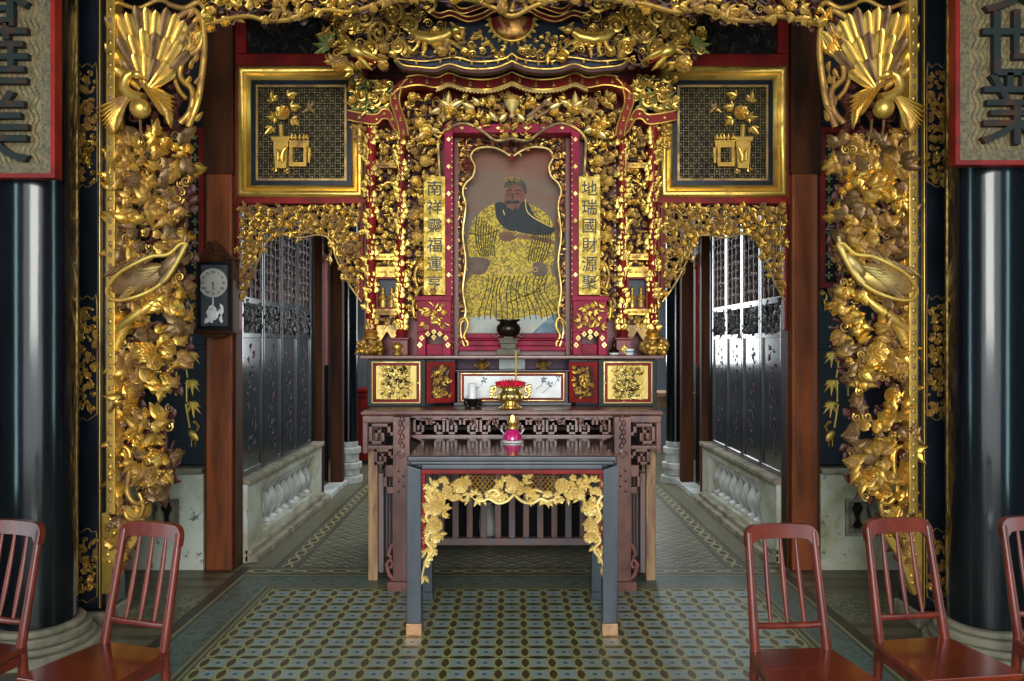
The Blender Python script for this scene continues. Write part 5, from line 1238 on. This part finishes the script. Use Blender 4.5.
# ================================================================== FRONT TABLE (black with gilt apron)
t = thing('offering_table', 'black front table with polished brown top and gilded carved apron edged in red', 'table', (0, 4.1, 0))
m = MB(); m.box(-.515, .515, 3.82, 4.43, .870, .899); tp = m.build('tabletop', 'rosewood_top', t, True, .004)
m = MB(); m.box(-.518, .518, 3.812, 3.85, .8705, .8965); m.box(-.508, .508, 3.826, 3.86, .852, .870); m.box(-.518, -.505, 3.85, 4.42, .8705, .8965); m.box(.505, .518, 3.85, 4.42, .8705, .8965); m.build('black_edge', 'slate_lacquer', tp, True, .005)
m = MB(); m.box(-.452, .452, 3.832, 3.87, .828, .852); m.box(-.49, -.46, 3.9, 4.36, .79, .868); m.box(.46, .49, 3.9, 4.36, .79, .868); m.build('rail', 'slate_lacquer', t, True, .004)
for sg in (-1, 1):
    for yy, fr in ((3.83, 1), (4.36, 0)):
        x0, x1 = sx(sg, .452, .527)
        m = MB()
        if fr: m.prism([(x0, .06), (x1, .06), (x1, .852), (sg*.527 if sg > 0 else x0, .852), (sg*.452, .828)] if sg > 0 else [(x0, .06), (x1, .06), (sg*.452, .828), (x0, .852)], yy, yy+.07)
        else: m.box(x0, x1, yy, yy+.06, .045, .868)
        lg = m.build('leg', 'slate_lacquer', t, True, .006)
        m = MB(); m.box(x0-.002, x1+.002, yy-.003, yy+.073, 0, .06 if fr else .045); m.build('foot_cap', 'copper' if fr else 'slate_lacquer', lg, True, .003)
m = MB(); m.box(-.452, .452, 3.826, 3.88, .806, .828); m.box(-.452, -.434, 3.841, 3.88, .42, .806); m.box(.434, .452, 3.841, 3.88, .42, .806); m.build('red_bead', 'red', t, True, .003)
q = lambda zx, zy: (WX(400+zx/4.452, 3.85)-.004, WZ(450+zy/4.452, 3.85))
poly = [q(*p) for p in ((112, 122), (903, 122), (905, 470), (914, 500), (914, 580), (902, 540), (885, 480), (860, 440), (850, 400), (860, 350), (825, 330), (830, 280), (800, 240), (740, 228), (690, 225), (650, 240), (590, 232), (512, 200), (440, 240), (380, 232), (330, 238), (290, 210), (240, 220), (215, 240), (205, 300), (190, 380), (165, 430), (150, 480), (122, 540), (106, 580), (106, 500), (110, 470))]
rng = random.Random(14); m = MB(); br = MB(); 
# leave the two diaper windows open
def win(p): return any(abs(p[0]-q(z, 150)[0]) < .068 and p[1] > q(0, 192)[1] for z in (370, 640))
class Sk(random.Random): pass
cells = []
sp = .032
xs = [p[0] for p in poly]; zs = [p[1] for p in poly]
for j in range(40):
    for i in range(34):
        x = min(xs)+(i+(.5 if j % 2 else 0)+rng.uniform(-.3, .3))*sp; z = min(zs)+(j+rng.uniform(-.3, .3))*sp*.85
        if z > .79 or not inside((x, z), poly) or win((x, z)): continue
        a0 = rng.uniform(0, 6.28)
        if rng.random() < .7:
            for e in range(3): m.leaf(x, z, 3.85-rng.random()*.012, a0+(e-1)*.85, .04, .0105, .008, curl=.15, bend=rng.uniform(-.8, .8), n=5, jag=.2)
        else: m.flower(x, z, 3.845, .02, rng, 2, 5)
m.build('gilt_apron', 'gold_leaf', t)
m = MB()
for z in (370, 640):
    c, zc = q(z, 150)[0], q(0, 150)[1]
    for k in range(-3, 4):
        m.tube([(c+k*.024-.035, 3.86, zc-.045), (c+k*.024+.035, 3.86, zc+.04)], .0028, 4); m.tube([(c+k*.024+.035, 3.864, zc-.045), (c+k*.024-.035, 3.864, zc+.04)], .0028, 4)
m.build('diaper_net', 'gold', t)
for (zx, zy, R) in ((275, 155, .040), (505, 148, .036), (725, 155, .040), (160, 255, .04), (845, 255, .04), (150, 340, .035), (850, 335, .035), (165, 385, .03), (845, 385, .03), (215, 190, .03), (800, 190, .03)):
    m = MB(); X, Z = q(zx, zy); m.flower(X, Z, 3.835, R, rng, 3, 8); m.build('blossom', 'gold_leaf', t)
for pts in (((512, 195), (480, 225), (440, 235), (400, 215), (370, 225), (330, 215)), ((512, 195), (545, 225), (590, 235), (630, 215), (660, 225), (700, 215)), ((395, 185), (420, 175), (445, 190), (430, 205), (410, 200)), ((635, 185), (605, 175), (580, 190), (595, 205), (615, 200)),
            ((115, 200), (140, 240), (120, 300), (150, 340), (120, 400), (150, 440), (120, 490), (98, 580)), ((905, 200), (880, 240), (895, 300), (865, 340), (895, 400), (865, 440), (900, 490), (922, 580))):
    m = MB(); cc = catmull(pts, 4); m.tube([(q(*p)[0], 3.838, q(*p)[1]) for p in cc], [.008]*(len(cc)-4)+[.006, .005, .004, .003], 6); m.build('stem', 'gold_leaf', t)
# pink oil lamp on it
t = thing('oil_lamp', 'small magenta oil lamp with brass collar and lit flame on the polished table', 'lamp', (0, 4.40, .9))
X = WX(512.5, 4.36); Yl = 4.36; U = Yl/FOC; b0 = .8992; zz = lambda k: b0+k*U
m = MB(); m.lathe([(9*U, zz(0)), (10.5*U, zz(.4)), (10.5*U, zz(1.6)), (8*U, zz(2))], X, Yl, 28); m.build('white_base', 'white', t)
m = MB(); m.lathe([(8*U, zz(2)), (9.3*U, zz(3)), (8.5*U, zz(8)), (6*U, zz(11.5)), (4*U, zz(13))], X, Yl, 28); m.build('glass_body', 'pink', t)
m = MB(); m.lathe([(4*U, zz(13)), (5.5*U, zz(13.6)), (5.5*U, zz(15)), (3*U, zz(16)), (5*U, zz(18)), (6*U, zz(20)), (5.5*U, zz(22)), (4*U, zz(20.5))], X, Yl, 24); m.build('brass_collar', 'brass', t)
m = MB(); m.blob((X, Yl, zz(23)), .012, .012, .024, 0, 10, 7); m.build('flame', 'glow', t)
for s_ in (-1, 1): m = MB(); m.tube([(X+s_*7*U, Yl, zz(6)), (X+s_*12*U, Yl, zz(13))], .003, 5); m.build('wire_arm', 'white', t)

# ================================================================== WALL CLOCK
t = thing('wall_clock', 'dark cased wall clock with round pale dial and glass door on the left timber post', 'clock', (WX(213, 4.85), 4.9, 1.55))
d = 4.82; X0, X1, Z0, Z1 = WX(196, d), WX(233, d), WZ(331, d), WZ(260, d)
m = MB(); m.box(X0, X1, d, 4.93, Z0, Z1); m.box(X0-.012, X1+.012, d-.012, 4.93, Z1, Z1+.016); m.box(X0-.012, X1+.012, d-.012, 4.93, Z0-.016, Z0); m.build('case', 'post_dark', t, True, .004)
m = MB(); frame_rect(m, X0+.012, X1-.012, Z0+.01, Z1-.01, [(0, d), (0, d-.014), (.018, d-.014), (.022, d-.004)]); dr = m.build('door_frame', 'black', t)
m = MB(); m.box(X0+.03, X1-.03, d-.004, d-.0005, Z0+.03, Z1-.03); m.build('blue_grey_back', 'slate_lacquer', t)
cxk, czk = WX(213.5, d), WZ(283, d); R = .088
m = MB(); G = []
m.add([(cxk, d-.010, czk)]+[(cxk+R*math.cos(a*PI/20), d-.008, czk+R*math.sin(a*PI/20)) for a in range(40)], [(0, 1+(i+1) % 40, 1+i) for i in range(40)]); m.tube([(cxk+R*math.cos(a*PI/20), d-.009, czk+R*math.sin(a*PI/20)) for a in range(41)], .004, 6)
dial = m.build('dial', 'beige_metal', t)
for i, s_ in enumerate(('XII', 'I', 'II', 'III', 'IIII', 'V', 'VI', 'VII', 'VIII', 'IX', 'X', 'XI')):
    a = PI/2-i*PI/6; glyphs([s_], cxk+.068*math.cos(a), czk+.068*math.sin(a), d-.0105, .024, 'ink', 'numeral', dial, .001)
m = MB(); m.tube([(cxk, d-.013, czk), (cxk+.012, d-.013, czk-.045)], .002, 4); m.tube([(cxk, d-.014, czk), (cxk-.004, d-.014, czk-.06)], .0015, 4); m.blob((cxk, d-.013, czk), .006, .003, .006); m.build('hands', 'ink', dial)
m = MB(); m.tube([(cxk, d-.008, czk-R), (cxk, d-.008, czk-.18)], .004, 5); m.blob((cxk, d-.012, czk-.20), .036, .006, .036, 0, 16, 8)
rg = random.Random(4)
for k in range(16): m.leaf(cxk+rg.uniform(-.07, .07), Z0+.04+rg.random()*.12, d-.006, rg.uniform(.8, 2.4), .04, .010, .003, n=4)
m.build('pendulum_and_silver_etching', 'white', t)
for s_ in (X0+.006, X1-.006):
    m = MB()
    for k in range(26): m.blob((s_, d-.006, Z0+.02+k*.0165), .007, .007, .008, 0, 8, 5)
    m.build('turned_side_bead', 'post_dark', t)
m = MB(); m.prism([(cxk-.10, Z1+.016), (cxk+.10, Z1+.016), (cxk+.08, Z1+.05), (cxk+.04, Z1+.09), (cxk, Z1+.13), (cxk-.04, Z1+.09), (cxk-.08, Z1+.05)], d+.02, d+.05)
fill(m, None, [(cxk-.09, Z1+.02), (cxk+.09, Z1+.02), (cxk, Z1+.13)], .03, d+.018, random.Random(1), depth=.008); m.build('crest', 'post_dark', t)
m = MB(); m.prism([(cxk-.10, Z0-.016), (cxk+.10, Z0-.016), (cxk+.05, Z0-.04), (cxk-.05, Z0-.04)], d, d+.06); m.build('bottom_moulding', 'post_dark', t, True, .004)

# ================================================================== CHAIRS
def make_chair():
    t = thing('spindle_chair', '', 'chair', (0, 0, 0), 'mahogany spindle-back chairs')
    # local frame: back at y=0, seat runs towards -y; back top leans to +y
    sh = .45; LN = .085
    yb = lambda z: LN*max(0, z-sh)/.39
    P = lambda s_, z: (s_*(.121-.008*max(0, z-sh)/.39), yb(z) if z > sh else .04*(sh-z)/sh, z)
    m = MB(); m.hprism([(-.137, .012), (.137, .012), (.168, -.285), (.155, -.30), (-.155, -.30), (-.168, -.285)], sh-.02, sh); m.build('seat', 'seat_wood', t, True, .006)
    m = MB(); m.box(-.13, .13, -.28, -.262, sh-.055, sh-.0202); m.box(-.13, .13, -.02, 0, sh-.055, sh-.0202); m.box(-.14, -.124, -.262, -.02, sh-.055, sh-.0202); m.box(.124, .14, -.262, -.02, sh-.055, sh-.0202); m.build('seat_frame', 'mahogany', t, True, .003)
    for s_ in (-1, 1):
        m = MB(); zs_ = [0, .15, .3, .40, .45, .52, .62, .72, .80, .815]
        m.tube([P(s_, z) for z in zs_], [.012, .014, .015, .016, .016, .0155, .014, .013, .0125, .012], 12); m.build('back_post', 'mahogany', t)
        m = MB(); m.tube([(s_*.138, -.272, .43), (s_*.142, -.278, .2), (s_*.146, -.284, 0)], [.016, .014, .011], 12); m.build('leg', 'mahogany', t)
        m = MB(); m.tube([(s_*.13, .0, .2), (s_*.142, -.276, .2)], .008, 8); m.build('side_stretcher', 'mahogany', t)
    m = MB(); m.tube([(-.14, -.276, .26), (.14, -.276, .26)], .008, 8); m.build('front_stretcher', 'mahogany', t)
    # crest rail: flat-bowed plate with rounded outer corners running into the posts
    m = MB(); N = 28; vs = []; fs = []; Wd = .1265
    for i in range(N+1):
        u = -math.cos(PI*i/N); x = u*Wd; e = abs(x); r = .036; k = max(0, e-(Wd-r))
        top = .838+.004*(1-u*u)-(r-math.sqrt(max(0, r*r-k*k)))
        r2 = .020; k2 = max(0, e-(Wd-.026-r2)); bot = .792+.004*(1-u*u)-((r2-math.sqrt(max(0, r2*r2-min(k2, r2)**2)))*.9)
        if e > Wd-.026: bot = .772
        bow = .010*(1-u*u); th = .0115
        vs += [(x, yb(top)-th+bow, top), (x, yb(top)+th+bow, top), (x, yb(bot)+th+bow, bot), (x, yb(bot)-th+bow, bot)]
    for i in range(N):
        for k in range(4): fs.append((i*4+k, i*4+(k+1) % 4, (i+1)*4+(k+1) % 4, (i+1)*4+k))
    fs += [(0, 1, 2, 3), (N*4+3, N*4+2, N*4+1, N*4)]
    m.add(vs, fs); o_ = m.build('crest_rail', 'mahogany', t, True, .005)
    m = MB(); m.tube([(-.120, .016, .525), (-.06, .022, .520), (0, .025, .519), (.06, .022, .520), (.120, .016, .525)], .011, 8); m.build('lower_rail', 'mahogany', t)
    for k in (-1, 0, 1):
        m = MB(); zs_ = [.52, .57, .63, .69, .75, .80]
        m.tube([(k*.058*(1-.08*(z-.52)/.3), .008+yb(z)+.004*math.sin((z-.52)*10), z) for z in zs_], [.006, .008, .0095, .009, .007, .0055], 8, flat=.8); m.build('spindle', 'mahogany', t)
    return t
def dup(root):
    r = root.copy(); COL.objects.link(r)
    for ch in list(root.children):
        c = ch.copy(); COL.objects.link(c); c.parent = r
        for g_ in ch.children: d_ = g_.copy(); COL.objects.link(d_); d_.parent = c
    return r
proto = make_chair()
for i, (x, y, deg, lab) in enumerate((
        (-1.255, 2.55, -17, 'mahogany spindle-back chair seen whole left of the table, before the left screen'),
        (-1.745, 2.58, -15, 'mahogany spindle-back chair cut off by the left edge of the photo'),
        (.917, 2.525, 4, 'mahogany spindle-back chair nearest the table, of the three right of it'),
        (1.360, 2.61, 8, 'mahogany spindle-back chair, middle one of the three right of the table'),
        (1.852, 2.64, 6, 'mahogany spindle-back chair cut off by the right edge of the photo'))):
    o = proto if i == 0 else dup(proto)
    o.location = (x, y, 0); o.rotation_euler = (0, 0, math.radians(deg)); o['label'] = lab
